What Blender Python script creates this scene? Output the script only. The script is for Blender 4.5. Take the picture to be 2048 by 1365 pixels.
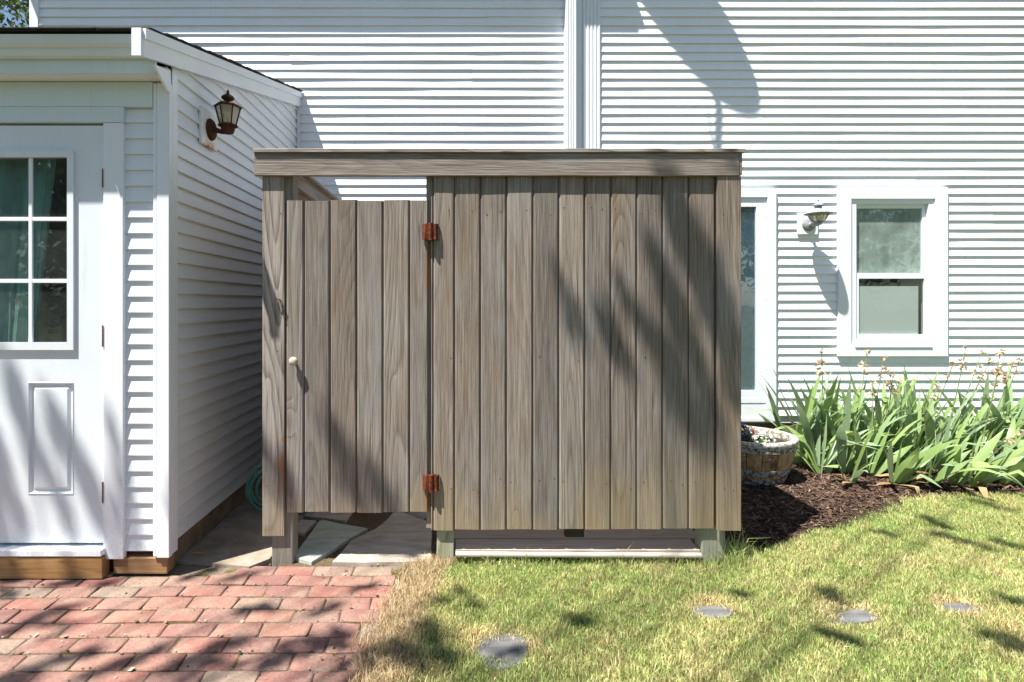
import bpy, math, random
import numpy as np
from mathutils import Vector, Matrix, noise as mnoise

for o in list(bpy.data.objects):
    bpy.data.objects.remove(o, do_unlink=True)
SC = bpy.context.scene
COL = SC.collection
R = math.radians
random.seed(7)
rng = np.random.default_rng(11)

# ------------------------------------------------------------------ camera, sky, sun, exposure
CH = 1.305                                   # camera height (m)
cd = bpy.data.cameras.new('camera'); cam = bpy.data.objects.new('camera', cd); COL.objects.link(cam)
cam.location = (0, 0, CH); cam.rotation_euler = (R(90), 0, 0)
cd.sensor_width = 36; cd.lens = 36 * 1150 / 2048
cd.shift_x = (1024 - 925) / 2048; cd.shift_y = -(682.5 - 608) / 2048
cd.clip_start = 0.05; cd.clip_end = 1000
SC.camera = cam
SUN = Vector((1.236, 1.0, -3.24))            # direction in which sunlight travels
SUNN = SUN.normalized()
w = bpy.data.worlds.new('World'); SC.world = w; w.use_nodes = True
wn = w.node_tree
bgn = wn.nodes['Background']; bgn.inputs['Strength'].default_value = 0.06
sk = wn.nodes.new('ShaderNodeTexSky'); sk.sky_type = 'NISHITA'; sk.sun_disc = False
sk.sun_elevation = math.asin(-SUNN.z); sk.sun_rotation = math.atan2(-SUN.x, -SUN.y)
sk.air_density = 1.1; sk.dust_density = 0.6; sk.ozone_density = 1.5
wn.links.new(sk.outputs[0], bgn.inputs['Color'])
sl = bpy.data.lights.new('sun', 'SUN'); sl.energy = 5.0; sl.angle = R(0.55); sl.color = (1.0, 0.955, 0.88)
so = bpy.data.objects.new('sun', sl); COL.objects.link(so)
so.rotation_euler = SUN.to_track_quat('-Z', 'Y').to_euler(); so.location = (-6, -5, 14)
vs = SC.view_settings
vs.view_transform = 'Standard'; vs.look = 'None'; vs.gamma = 1.0; vs.use_curve_mapping = False
vs.exposure = 1.28

# ------------------------------------------------------------------ calibration of the photograph (pixel at a known distance -> metres)
F = 1150.0
DS, DB, DM = 2.745, 2.875, 4.945             # addition front, shower front, house wall
def PX(px, d): return (px - 925) * d / F
def PZ(py, d): return CH - (py - 608) * d / F
def GP(px, py):                               # a point on the ground
    d = CH * F / (py - 608); return (PX(px, d), d)

# ------------------------------------------------------------------ mesh helpers
class MB:
    def __init__(s): s.v = []; s.f = []
    def add(s, vs, fs):
        n = len(s.v); s.v += [tuple(p) for p in vs]; s.f += [tuple(i + n for i in f) for f in fs]; return s
    def box(s, x0, x1, y0, y1, z0, z1, b=0.0):
        if b <= 0:
            return s.add([(x0,y0,z0),(x1,y0,z0),(x1,y1,z0),(x0,y1,z0),(x0,y0,z1),(x1,y0,z1),(x1,y1,z1),(x0,y1,z1)],
                  [(0,3,2,1),(4,5,6,7),(0,1,5,4),(1,2,6,5),(2,3,7,6),(3,0,4,7)])
        # bevelled box: 24 corner points
        vs = []; idx = {}
        X = (x0, x1); Y = (y0, y1); Z = (z0, z1)
        sg = (1, -1)
        for i in (0,1):
            for j in (0,1):
                for k in (0,1):
                    for a in range(3):
                        p = [X[i], Y[j], Z[k]]
                        if a != 0: p[0] += sg[i]*b
                        if a != 1: p[1] += sg[j]*b
                        if a != 2: p[2] += sg[k]*b
                        idx[(i,j,k,a)] = len(vs); vs.append(p)
        fs = []
        def q(*c): fs.append(tuple(idx[t] for t in c))
        for i in (0,1):
            q((i,0,0,0),(i,1,0,0),(i,1,1,0),(i,0,1,0)) if i else q((i,0,0,0),(i,0,1,0),(i,1,1,0),(i,1,0,0))
            q((0,i,0,1),(0,i,1,1),(1,i,1,1),(1,i,0,1)) if i else q((0,i,0,1),(1,i,0,1),(1,i,1,1),(0,i,1,1))
            q((0,0,i,2),(1,0,i,2),(1,1,i,2),(0,1,i,2)) if i else q((0,0,i,2),(0,1,i,2),(1,1,i,2),(1,0,i,2))
        for i in (0,1):
            for j in (0,1):
                q((i,j,0,0),(i,j,1,0),(i,j,1,1),(i,j,0,1))
                q((i,0,j,0),(i,1,j,0),(i,1,j,2),(i,0,j,2))
                q((0,i,j,1),(1,i,j,1),(1,i,j,2),(0,i,j,2))
                for k in (0,1): q((i,j,k,0),(i,j,k,1),(i,j,k,2))
        return s.add(vs, fs)
    def prism(s, poly, axis, a0, a1):
        """poly: 2-D outline; axis 'x': (y,z), 'y': (x,z), 'z': (x,y)"""
        n = len(poly)
        def mk(p, a):
            return {'x': (a, p[0], p[1]), 'y': (p[0], a, p[1]), 'z': (p[0], p[1], a)}[axis]
        vs = [mk(p, a0) for p in poly] + [mk(p, a1) for p in poly]
        fs = [tuple(range(n))[::-1], tuple(range(n, 2*n))]
        for i in range(n): fs.append((i, (i+1) % n, n + (i+1) % n, n + i))
        return s.add(vs, fs)
    def tube(s, pts, rad, seg=8, cap=True):
        pts = [Vector(p) for p in pts]; n = len(pts)
        rs = rad if isinstance(rad, (list, tuple)) else [rad]*n
        t0 = (pts[1]-pts[0]).normalized()
        u = t0.orthogonal().normalized()
        vs = []
        for i in range(n):
            t = (pts[min(i+1, n-1)] - pts[max(i-1, 0)]).normalized()
            u = (u - t*u.dot(t)).normalized(); v = t.cross(u)
            for k in range(seg):
                a = 2*math.pi*k/seg
                vs.append(pts[i] + (u*math.cos(a) + v*math.sin(a))*rs[i])
        fs = []
        for i in range(n-1):
            for k in range(seg):
                k2 = (k+1) % seg
                fs.append((i*seg+k, i*seg+k2, (i+1)*seg+k2, (i+1)*seg+k))
        if cap: fs += [tuple(range(seg))[::-1], tuple((n-1)*seg+k for k in range(seg))]
        return s.add(vs, fs)
    def lathe(s, prof, c, seg=24, axis='z', phase=0.0, caps=True):
        """prof: (radius, height) list round an axis through c"""
        vs = []
        for r, h in prof:
            for k in range(seg):
                a = 2*math.pi*k/seg + phase
                p = (r*math.cos(a), r*math.sin(a), h)
                if axis == 'x': p = (h, r*math.cos(a), r*math.sin(a))
                if axis == 'y': p = (r*math.cos(a), h, r*math.sin(a))
                vs.append((c[0]+p[0], c[1]+p[1], c[2]+p[2]))
        fs = []
        for i in range(len(prof)-1):
            for k in range(seg):
                k2 = (k+1) % seg
                fs.append((i*seg+k, i*seg+k2, (i+1)*seg+k2, (i+1)*seg+k))
        if caps:
            fs += [tuple(range(seg))[::-1], tuple((len(prof)-1)*seg+k for k in range(seg))]
        return s.add(vs, fs)

WORLD = {}
def link(o): COL.objects.link(o); return o
def tag(o, label=None, cat=None, group=None, kind=None):
    if label: o['label'] = label
    if cat: o['category'] = cat
    if group: o['group'] = group
    if kind: o['kind'] = kind
    return o
def empty(name, loc, parent=None):
    o = link(bpy.data.objects.new(name, None)); o.empty_display_size = 0.1
    o.location = loc; WORLD[o.name] = Vector(loc); return o
def obj(name, mb, m, parent=None, at=None, smooth=False):
    vs = mb.v
    if at is None:
        a = np.array(vs); lo = a.min(0); hi = a.max(0)
        at = ((lo[0]+hi[0])/2, (lo[1]+hi[1])/2, lo[2])
    me = bpy.data.meshes.new(name)
    me.from_pydata([(p[0]-at[0], p[1]-at[1], p[2]-at[2]) for p in vs], [], mb.f)
    me.update()
    import bmesh
    bm = bmesh.new(); bm.from_mesh(me); bmesh.ops.recalc_face_normals(bm, faces=bm.faces); bm.to_mesh(me); bm.free()
    if smooth:
        for p in me.polygons: p.use_smooth = True
    if m is not None: me.materials.append(m)
    o = link(bpy.data.objects.new(name, me))
    WORLD[o.name] = Vector(at)
    if parent is not None:
        o.parent = parent; o.location = Vector(at) - WORLD[parent.name]
    else: o.location = at
    return o
def place(name, me, parent, at, rot=(0,0,0), scale=(1,1,1)):
    o = link(bpy.data.objects.new(name, me)); WORLD[o.name] = Vector(at)
    o.rotation_euler = rot; o.scale = scale
    if parent is not None:
        o.parent = parent; o.location = Vector(at) - WORLD[parent.name]
    else: o.location = at
    return o

# ------------------------------------------------------------------ materials
class NT:
    def __init__(s, name):
        s.m = bpy.data.materials.new(name); s.m.use_nodes = True
        s.t = s.m.node_tree; s.t.nodes.clear()
        s.out = s.t.nodes.new('ShaderNodeOutputMaterial')
    def n(s, typ, ins=None, out=0, **attr):
        nd = s.t.nodes.new('ShaderNode' + typ)
        for k, v in attr.items(): setattr(nd, k, v)
        for k, v in (ins or {}).items():
            if hasattr(v, 'is_linked') or isinstance(v, bpy.types.NodeSocket): s.t.links.new(v, nd.inputs[k])
            else: nd.inputs[k].default_value = v
        nd_out = nd.outputs[out]
        return nd_out
    def math(s, op, a, b=0.0, clamp=False):
        nd = s.t.nodes.new('ShaderNodeMath'); nd.operation = op; nd.use_clamp = clamp
        for i, v in enumerate((a, b)):
            if isinstance(v, bpy.types.NodeSocket): s.t.links.new(v, nd.inputs[i])
            else: nd.inputs[i].default_value = v
        return nd.outputs[0]
    def mapr(s, v, a, b, c=0.0, d=1.0):
        return s.n('MapRange', {'Value': v, 'From Min': a, 'From Max': b, 'To Min': c, 'To Max': d})
    def mix(s, f, a, b, blend='MIX'):
        nd = s.t.nodes.new('ShaderNodeMix'); nd.data_type = 'RGBA'; nd.blend_type = blend
        for i, v in ((0, f), (6, a), (7, b)):
            if isinstance(v, bpy.types.NodeSocket): s.t.links.new(v, nd.inputs[i])
            else: nd.inputs[i].default_value = v if i == 0 else (*v, 1)
        return nd.outputs[2]
    def noise(s, vec, scale, detail=3, rough=0.55, out=0):
        return s.n('TexNoise', {'Vector': vec, 'Scale': scale, 'Detail': detail, 'Roughness': rough}, out)
    def ramp(s, f, stops):
        nd = s.t.nodes.new('ShaderNodeValToRGB'); s.t.links.new(f, nd.inputs[0])
        e = nd.color_ramp.elements
        while len(e) < len(stops): e.new(0.5)
        for el, (p, c) in zip(e, stops): el.position = p; el.color = (*c, 1)
        return nd.outputs[0]
    def mapping(s, vec, scale=(1,1,1), loc=None):
        ins = {'Vector': vec, 'Scale': scale}
        if loc is not None: ins['Location'] = loc
        return s.n('Mapping', ins)
    def objco(s): return s.n('TexCoord', out=3)
    def pos(s): return s.n('NewGeometry', out=0)
    def rnd(s): return s.n('ObjectInfo', out=5)
    def bump(s, h, strength, dist): return s.n('Bump', {'Height': h, 'Strength': strength, 'Distance': dist})
    def bsdf(s, col, rough=0.5, normal=None, spec=0.5, metal=0.0, **kw):
        ins = {'Base Color': col if isinstance(col, bpy.types.NodeSocket) else (*col, 1), 'Roughness': rough,
               'Specular IOR Level': spec, 'Metallic': metal}
        if normal is not None: ins['Normal'] = normal
        ins.update(kw)
        return s.n('BsdfPrincipled', ins)
    def done(s, sh): s.t.links.new(sh, s.out.inputs['Surface']); return s.m

def wood(name, axis, c_dark, c_mid, c_light, stain=0.0, ring=1.0, bumpk=1.0, rough=0.85, rust=()):
    t = NT(name); oc = t.objco(); r = t.rnd()
    off = t.n('CombineXYZ', {'X': t.math('MULTIPLY', r, 31.7), 'Y': t.math('MULTIPLY', r, 17.3), 'Z': t.math('MULTIPLY', r, 57.1)})
    if axis == 'z': lo, hi = (1, 1, 0.085), (1, 1, 0.022)
    elif axis == 'x': lo, hi = (0.085, 1, 1), (0.022, 1, 1)
    else: lo, hi = (1, 0.085, 1), (1, 0.022, 1)
    p = t.n('VectorMath', {0: oc, 1: off}, operation='ADD')
    v = t.mapping(p, lo); vf = t.mapping(p, hi)
    kn = t.n('TexVoronoi', {'Vector': t.mapping(p, {'z': (1, 1, 0.34), 'x': (0.34, 1, 1), 'y': (1, 0.34, 1)}[axis]), 'Scale': 3.2})
    knot = t.n('MapRange', {'Value': kn, 'From Min': 0.0, 'From Max': 0.17, 'To Min': 1.0, 'To Max': 0.0}, interpolation_type='SMOOTHSTEP')
    field = t.math('ADD', t.math('MULTIPLY', t.noise(v, 4.2, 1.0, 0.4), 26.0), t.math('MULTIPLY', knot, 3.2))
    fr_ = t.math('FRACT', field)
    # slow swell of earlywood then a sharp dark latewood line
    rings = t.math('SUBTRACT', 1.0, t.math('POWER', fr_, 2.6))
    rings = t.math('MULTIPLY', rings, t.mapr(fr_, 0.0, 0.12))
    fib = t.noise(vf, 135, 4, 0.7); fb2 = t.noise(vf, 330, 3, 0.6); fine = t.noise(vf, 620, 2, 0.6)
    blotch = t.noise(v, 4.0, 3, 0.6)
    rq = t.math('FRACT', t.math('MULTIPLY', r, 91.7))
    rr = t.math('MULTIPLY', t.mapr(t.noise(v, 2.3, 2), 0.35, 0.65, 0.35*ring, 1.0*ring), t.mapr(t.math('POWER', rq, 2.2), 0, 1, 0.22, 1.35))
    val = t.math('ADD', t.math('MULTIPLY', t.math('MULTIPLY', rings, rr), 0.36), t.math('ADD', t.math('MULTIPLY', t.mapr(fib, 0.33, 0.67), 0.36), t.math('MULTIPLY', t.mapr(fb2, 0.3, 0.7), 0.20)))
    val = t.math('ADD', val, t.math('MULTIPLY', t.mapr(blotch, 0.3, 0.7), 0.14))
    col = t.ramp(val, [(0.08, c_dark), (0.45, c_mid), (0.85, c_light)])
    zone = t.noise(t.mapping(p, {'z': (1, 1, 0.3), 'x': (0.3, 1, 1), 'y': (1, 0.3, 1)}[axis]), 6.5, 4, 0.6)
    col = t.mix(t.mapr(zone, 0.52, 0.68, 0, 0.5), col, tuple(c*k for c, k in zip(c_mid, (0.88, 0.74, 0.62))))
    col = t.mix(t.mapr(zone, 0.46, 0.32, 0, 0.4), col, t.mix(fib, tuple(sum(c_mid)/3*0.8 for _ in range(3)), tuple(sum(c_light)/3 for _ in range(3))))
    # board to board: some greyer, some browner, some darker
    r2 = t.math('FRACT', t.math('MULTIPLY', r, 7.31)); r3 = t.math('FRACT', t.math('MULTIPLY', r, 23.9))
    hv = t.n('HueSaturation', {'Saturation': t.mapr(r2, 0, 1, 0.82, 1.15), 'Value': t.mapr(r3, 0, 1, 0.90, 1.09), 'Color': col})
    hv = t.mix(t.math('MULTIPLY', t.mapr(knot, 0.72, 0.95), 0.75), hv, tuple(c*0.45 for c in c_dark))
    # silvering and small pale scratches
    sc = t.mapr(t.noise(t.mapping(p, {'z': (1, 1, .4), 'x': (.4, 1, 1), 'y': (1, .4, 1)}[axis]), 70, 4, 0.75), 0.68, 0.76)
    hv = t.mix(t.math('MULTIPLY', sc, 0.35), hv, (0.5, 0.47, 0.43))
    # rare dark cracks and nail holes
    ck = t.mapr(t.noise(vf, 95, 2, 0.5), 0.245, 0.215)
    hv = t.mix(t.math('MULTIPLY', ck, 0.75), hv, tuple(c*0.4 for c in c_dark))
    if stain > 0:
        z = t.n('SeparateXYZ', {0: t.pos()}, 2)
        zz = t.math('ADD', z, t.math('MULTIPLY', t.math('SUBTRACT', t.noise(t.mapping(t.pos(), (1, 1, .35)), 5, 4), 0.5), 0.75))
        x = t.n('SeparateXYZ', {0: t.pos()}, 0)
        zz = t.math('SUBTRACT', zz, t.math('MULTIPLY', t.mapr(x, 0.2, 1.4), 0.16))
        st = t.math('MULTIPLY', t.mapr(zz, 0.40, 0.10), stain)
        hv = t.mix(st, hv, t.mix(fib, (0.25, 0.185, 0.085), (0.38, 0.29, 0.15)))
    for (rx, rz, rw, rh, rk) in rust:
        ps = t.n('SeparateXYZ', {0: t.pos()}, 0); pz = t.n('SeparateXYZ', {0: t.pos()}, 2)
        nn = t.math('MULTIPLY', t.math('SUBTRACT', t.noise(t.pos(), 22, 4, 0.7), 0.5), 0.9)
        dx = t.math('DIVIDE', t.math('SUBTRACT', ps, rx), rw); dz = t.math('DIVIDE', t.math('SUBTRACT', pz, rz), rh)
        q2 = t.math('ADD', t.math('SQRT', t.math('ADD', t.math('MULTIPLY', dx, dx), t.math('MULTIPLY', dz, dz))), nn)
        hv = t.mix(t.math('MULTIPLY', t.mapr(q2, 1.0, 0.35), rk), hv, t.mix(fib, (0.14, 0.045, 0.014), (0.40, 0.16, 0.05)))
    h = t.math('ADD', t.math('MULTIPLY', t.math('MULTIPLY', rings, rr), 0.6), t.math('ADD', t.math('MULTIPLY', fib, 0.8), t.math('MULTIPLY', fine, 0.3)))
    h = t.math('SUBTRACT', h, t.math('MULTIPLY', ck, 1.0))
    b = t.bump(h, 0.75*bumpk, 0.004)
    return t.done(t.bsdf(hv, rough, b, 0.25))

def paint(name, col, rough=0.45, dirt=0.08, grain=None, dirtcol=(0.42, 0.40, 0.34)):
    t = NT(name); p = t.pos()
    n1 = t.noise(p, 2.1, 5, 0.65); n2 = t.noise(p, 38, 4, 0.7)
    d = t.math('MULTIPLY', t.mapr(n1, 0.45, 0.75), dirt)
    sp = t.math('MULTIPLY', t.mapr(n2, 0.66, 0.76), dirt*2.2)
    c = t.mix(t.math('ADD', d, sp, True), col, dirtcol)
    zz = t.n('SeparateXYZ', {0: p}, 2)
    spl = t.math('MULTIPLY', t.mapr(zz, 0.45, 0.06), t.mapr(t.math('ADD', t.noise(p, 95, 4, 0.75), t.math('MULTIPLY', n1, 0.15)), 0.63, 0.72))
    c = t.mix(t.math('MULTIPLY', spl, 0.35, True), c, (0.13, 0.12, 0.085))
    run = t.math('MULTIPLY', t.mapr(t.noise(t.mapping(p, (1, 1, 0.04)), 45, 3, 0.6), 0.58, 0.75), dirt*1.3)
    c = t.mix(run, c, dirtcol)
    if grain: gn = t.noise(t.mapping(p, grain), 160, 4, 0.6)
    else: gn = t.noise(p, 130, 3, 0.6)
    b = t.bump(t.math('ADD', gn, t.math('MULTIPLY', t.noise(p, 4, 2), 2.0)), 0.12, 0.004)
    rg = t.mapr(t.noise(p, 9, 3), 0.3, 0.7, rough-0.08, rough+0.12)
    return t.done(t.bsdf(c, rg, b, 0.4))

M = {}
M['cedar'] = wood('weathered_cedar', 'z', (0.064, 0.051, 0.041), (0.195, 0.165, 0.138), (0.355, 0.316, 0.277), stain=0.45)
M['cedar_rust_door'] = wood('cedar_with_rust_run', 'z', (0.064, 0.051, 0.041), (0.195, 0.165, 0.138), (0.355, 0.316, 0.277), stain=0.45, rust=((PX(856, DB), PZ(545, DB), 0.016, 0.22, 0.7), (PX(857, DB), PZ(1002, DB), 0.018, 0.09, 0.8)))
M['cedar_rust_post'] = wood('cedar_with_rust_stain', 'z', (0.064, 0.051, 0.041), (0.195, 0.165, 0.138), (0.355, 0.316, 0.277), stain=0.45, rust=((PX(567, DB), PZ(878, DB), 0.013, 0.02, 0.9), (PX(568, DB), PZ(928, DB), 0.055, 0.075, 0.6), (PX(568, DB), PZ(965, DB), 0.03, 0.07, 0.5)))
M['cedar_x'] = wood('weathered_cedar_header', 'x', (0.075, 0.058, 0.048), (0.24, 0.20, 0.17), (0.43, 0.385, 0.342), ring=1.6)
M['cedar_y'] = wood('weathered_cedar_rail', 'y', (0.13, 0.10, 0.075), (0.27, 0.22, 0.17), (0.38, 0.32, 0.26))
M['cedar_in'] = wood('cedar_sheltered', 'z', (0.15, 0.105, 0.06), (0.29, 0.21, 0.13), (0.40, 0.31, 0.20))
M['post'] = wood('grey_post_wood', 'z', (0.12, 0.105, 0.085), (0.25, 0.225, 0.18), (0.37, 0.35, 0.30))
M['green_post'] = wood('algae_post_wood', 'z', (0.15, 0.145, 0.09), (0.30, 0.30, 0.20), (0.46, 0.45, 0.35))
M['lumber'] = wood('treated_lumber', 'x', (0.12, 0.062, 0.022), (0.29, 0.165, 0.068), (0.43, 0.27, 0.125), bumpk=0.5, rough=0.7)
M['darkstub'] = wood('dark_brown_wood', 'z', (0.02, 0.014, 0.01), (0.045, 0.032, 0.022), (0.08, 0.06, 0.045))  # very dark brown wood, well below the other posts in tone
M['deck'] = wood('grey_composite_deck', 'x', (0.19, 0.155, 0.125), (0.34, 0.285, 0.24), (0.44, 0.38, 0.33), ring=0.8, bumpk=0.7)
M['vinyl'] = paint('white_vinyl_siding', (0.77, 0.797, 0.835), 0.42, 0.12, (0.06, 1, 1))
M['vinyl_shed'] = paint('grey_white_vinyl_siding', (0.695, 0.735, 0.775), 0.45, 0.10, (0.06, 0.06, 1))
M['trim'] = paint('white_trim_paint', (0.715, 0.755, 0.795), 0.4, 0.06)
M['doorpaint'] = paint('white_door_paint', (0.67, 0.725, 0.77), 0.38, 0.16)
M['sagetrim'] = paint('pale_fascia_paint', (0.60, 0.695, 0.72), 0.45, 0.12)
M['pvc'] = paint('white_pvc', (0.41, 0.375, 0.325), 0.5, 0.35)

def rust_mat(name, a, b, c):
    t = NT(name); p = t.objco()
    n = t.noise(p, 55, 5, 0.7)
    col = t.ramp(n, [(0.3, a), (0.5, b), (0.72, c)])
    return t.done(t.bsdf(col, 0.85, t.bump(t.noise(p, 240, 4, 0.7), 0.5, 0.002), 0.25, 0.15))
M['rust'] = rust_mat('orange_rust', (0.022, 0.009, 0.006), (0.11, 0.028, 0.013), (0.30, 0.075, 0.026))
M['bronze'] = rust_mat('rusty_brown_metal', (0.030, 0.014, 0.010), (0.065, 0.027, 0.017), (0.14, 0.055, 0.03))
M['pewter'] = rust_mat('grey_weathered_metal', (0.12, 0.14, 0.15), (0.26, 0.29, 0.31), (0.50, 0.52, 0.52))
M['darkmetal'] = rust_mat('dark_brown_hinge', (0.10, 0.06, 0.05), (0.17, 0.11, 0.09), (0.4, 0.36, 0.33))

def glass_mat(name, tint, refl=0.10, rough=0.0, haze=0.0, hazecol=(0.5, 0.55, 0.52)):
    t = NT(name)
    fr = t.n('Fresnel', {'IOR': 1.5})
    f = t.math('ADD', t.math('MULTIPLY', fr, 0.55), refl*0.35, True)
    tr = t.n('BsdfTransparent', {'Color': (*tint, 1)})
    wob = t.bump(t.noise(t.pos(), 3.5, 2), 0.06, 0.02)
    gl = t.n('BsdfGlossy', {'Color': (0.95, 0.97, 0.96, 1), 'Roughness': rough, 'Normal': wob})
    mx = t.n('MixShader', {0: f, 1: tr, 2: gl})
    if haze > 0:
        p = t.pos()
        hz = t.math('MULTIPLY', t.mapr(t.noise(p, 7, 6, 0.65), 0.25, 0.75, 0.55, 1.4), haze)
        mx = t.n('MixShader', {0: hz, 1: mx, 2: t.n('BsdfDiffuse', {'Color': (*hazecol, 1)})})
    return t.done(mx)
M['glass'] = glass_mat('window_glass', (0.90, 0.95, 0.93), 0.0, haze=0.03)
M['hazy_glass'] = glass_mat('hazy_upper_glass', (0.74, 0.86, 0.80), 0.45, 0.02, 0.26, (0.60, 0.70, 0.66))  # pale green mixed into the pane: painted tree-reflection haze plus some dirt
M['storm_glass'] = glass_mat('storm_door_glass', (0.85, 0.93, 0.97), 0.35, 0.01, 0.05, (0.4, 0.5, 0.55))
M['lamp_glass'] = glass_mat('lantern_glass', (0.86, 0.83, 0.70), 0.15, 0.05, 0.35, (0.66, 0.62, 0.48))

def plain(name, col, rough=0.8, nscale=20, var=0.25, bump=0.3, spec=0.3, **kw):
    t = NT(name); p = t.objco()
    n = t.noise(p, nscale, 5, 0.65)
    c = t.mix(t.mapr(n, 0.25, 0.75), tuple(x*(1-var) for x in col), tuple(min(1, x*(1+var)) for x in col))
    return t.done(t.bsdf(c, rough, t.bump(n, bump, 0.01), spec, **kw))
M['interior'] = plain('dim_interior_wall', (0.12, 0.10, 0.08))
M['brownwood'] = plain('brown_interior_wood', (0.16, 0.075, 0.035))
M['curtain'] = plain('teal_curtain', (0.20, 0.36, 0.36), 0.9, 8)
M['shade'] = plain('pale_grey_shade', (0.80, 0.75, 0.78), 0.9, 90, 0.06, 0.05)
M['sheer'] = plain('sheer_green_curtain', (0.36, 0.46, 0.42), 0.9, 6, 0.4)
M['shingle'] = plain('black_asphalt_shingle', (0.05, 0.047, 0.045), 0.95, 120, 0.5, 0.8)
M['hose'] = plain('green_hose', (0.075, 0.20, 0.165), 0.45, 12, 0.15)
M['knobwood'] = plain('pale_wood_knob', (0.45, 0.38, 0.30), 0.7, 60, 0.25)
M['black'] = plain('black_wire', (0.02, 0.02, 0.02), 0.6)
M['concrete_found'] = plain('stained_foundation', (0.17, 0.13, 0.085), 0.95, 9, 0.5, 0.5)
M['dishgrey'] = plain('grey_dish', (0.35, 0.35, 0.36), 0.5, 20, 0.1)
M['bark'] = plain('tree_bark', (0.085, 0.065, 0.05), 0.95, 14, 0.4, 0.9)
M['soil'] = plain('potting_soil', (0.045, 0.03, 0.02), 0.95, 60, 0.5, 0.9)
def ceramic_floor():
    t = NT('dusty_concrete'); p = t.pos()
    n = t.noise(p, 3.5, 6, 0.65); n2 = t.noise(p, 60, 5, 0.7)
    c = t.ramp(n, [(0.3, (0.165, 0.13, 0.098)), (0.5, (0.29, 0.24, 0.19)), (0.7, (0.40, 0.35, 0.295))])
    c = t.mix(t.mapr(n2, 0.6, 0.7), c, (0.10, 0.075, 0.055))
    return t.done(t.bsdf(c, 0.95, t.bump(t.math('ADD', n2, n), 0.5, 0.01), 0.2))
M['slab'] = ceramic_floor()

def brick_mat():
    t = NT('paver_brick'); p = t.objco(); r = t.rnd()
    off = t.n('CombineXYZ', {'X': t.math('MULTIPLY', r, 41), 'Y': t.math('MULTIPLY', r, 13), 'Z': t.math('MULTIPLY', r, 7)})
    q = t.n('VectorMath', {0: p, 1: off}, operation='ADD')
    base = t.ramp(r, [(0.0, (0.235, 0.095, 0.082)), (0.12, (0.32, 0.150, 0.118)), (0.26, (0.225, 0.115, 0.105)), (0.42, (0.34, 0.170, 0.125)),
                      (0.56, (0.25, 0.125, 0.110)), (0.70, (0.30, 0.145, 0.118)), (0.84, (0.27, 0.185, 0.150)), (0.93, (0.30, 0.225, 0.17)), (1.0, (0.21, 0.185, 0.155))])
    n = t.noise(q, 9, 5, 0.65); n2 = t.noise(q, 90, 5, 0.75); n3 = t.noise(q, 22, 4, 0.7)
    c = t.mix(t.mapr(n, 0.40, 0.68, 0, 0.8), base, (0.33, 0.235, 0.18))
    c = t.mix(t.mapr(n2, 0.30, 0.6, 0.5, 0), c, (0.09, 0.05, 0.04))
    c = t.mix(t.mapr(n3, 0.6, 0.72, 0, 0.4), c, (0.20, 0.155, 0.12))
    return t.done(t.bsdf(c, 0.92, t.bump(t.math('ADD', n2, t.math('MULTIPLY', n, 2.5)), 0.5, 0.006), 0.25))
M['brick'] = brick_mat()
def sand():
    t = NT('joint_sand_and_moss'); p = t.pos()
    n = t.noise(p, 140, 4, 0.8); m = t.noise(p, 7, 4, 0.6)
    c = t.mix(t.mapr(n, 0.3, 0.7), (0.11, 0.085, 0.06), (0.30, 0.245, 0.185))
    c = t.mix(t.mapr(m, 0.5, 0.58), c, t.mix(n, (0.045, 0.035, 0.012), (0.14, 0.12, 0.03)))
    return t.done(t.bsdf(c, 1.0, t.bump(n, 0.8, 0.008), 0.1))
M['sand'] = sand()
def stone(name, a, b, c3):
    t = NT(name); p = t.objco(); q = t.mapping(p, (1, 3.5, 1))
    n = t.noise(q, 5, 6, 0.62); n2 = t.noise(p, 80, 4, 0.7)
    c = t.ramp(n, [(0.3, a), (0.5, b), (0.7, c3)])
    c = t.mix(t.mapr(n2, 0.62, 0.72, 0, 0.5), c, tuple(x*0.4 for x in a))
    return t.done(t.bsdf(c, 0.75, t.bump(t.math('ADD', n2, t.math('MULTIPLY', n, 2)), 0.35, 0.006), 0.35))
M['flag_tan'] = stone('tan_flagstone', (0.25, 0.20, 0.165), (0.38, 0.32, 0.27), (0.46, 0.40, 0.34))
M['flag_green'] = stone('green_slate', (0.27, 0.29, 0.235), (0.40, 0.42, 0.35), (0.49, 0.50, 0.43))
M['flag_grey'] = stone('dark_slate', (0.11, 0.11, 0.105), (0.18, 0.18, 0.17), (0.26, 0.25, 0.235))
M['step'] = stone('grey_stepping_slate', (0.07, 0.072, 0.074), (0.125, 0.126, 0.127), (0.19, 0.19, 0.185))
def dirt(name, a, b, sc=60):
    t = NT(name); p = t.pos(); n = t.noise(p, sc, 6, 0.75); m = t.noise(p, 6, 4)
    c = t.mix(t.mapr(t.math('ADD', t.math('MULTIPLY', n, 0.7), t.math('MULTIPLY', m, 0.3)), 0.35, 0.65), a, b)
    return t.done(t.bsdf(c, 1.0, t.bump(n, 0.9, 0.02), 0.1))
M['dirt'] = dirt('crumbly_dirt', (0.06, 0.045, 0.028), (0.19, 0.145, 0.09))
M['mulch_base'] = dirt('mulch_soil', (0.022, 0.014, 0.010), (0.075, 0.050, 0.038), 45)
M['lawn_soil'] = dirt('lawn_thatch', (0.11, 0.11, 0.035), (0.30, 0.26, 0.12), 90)
M['field'] = dirt('far_grass', (0.045, 0.055, 0.025), (0.10, 0.105, 0.05), 4)

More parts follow.
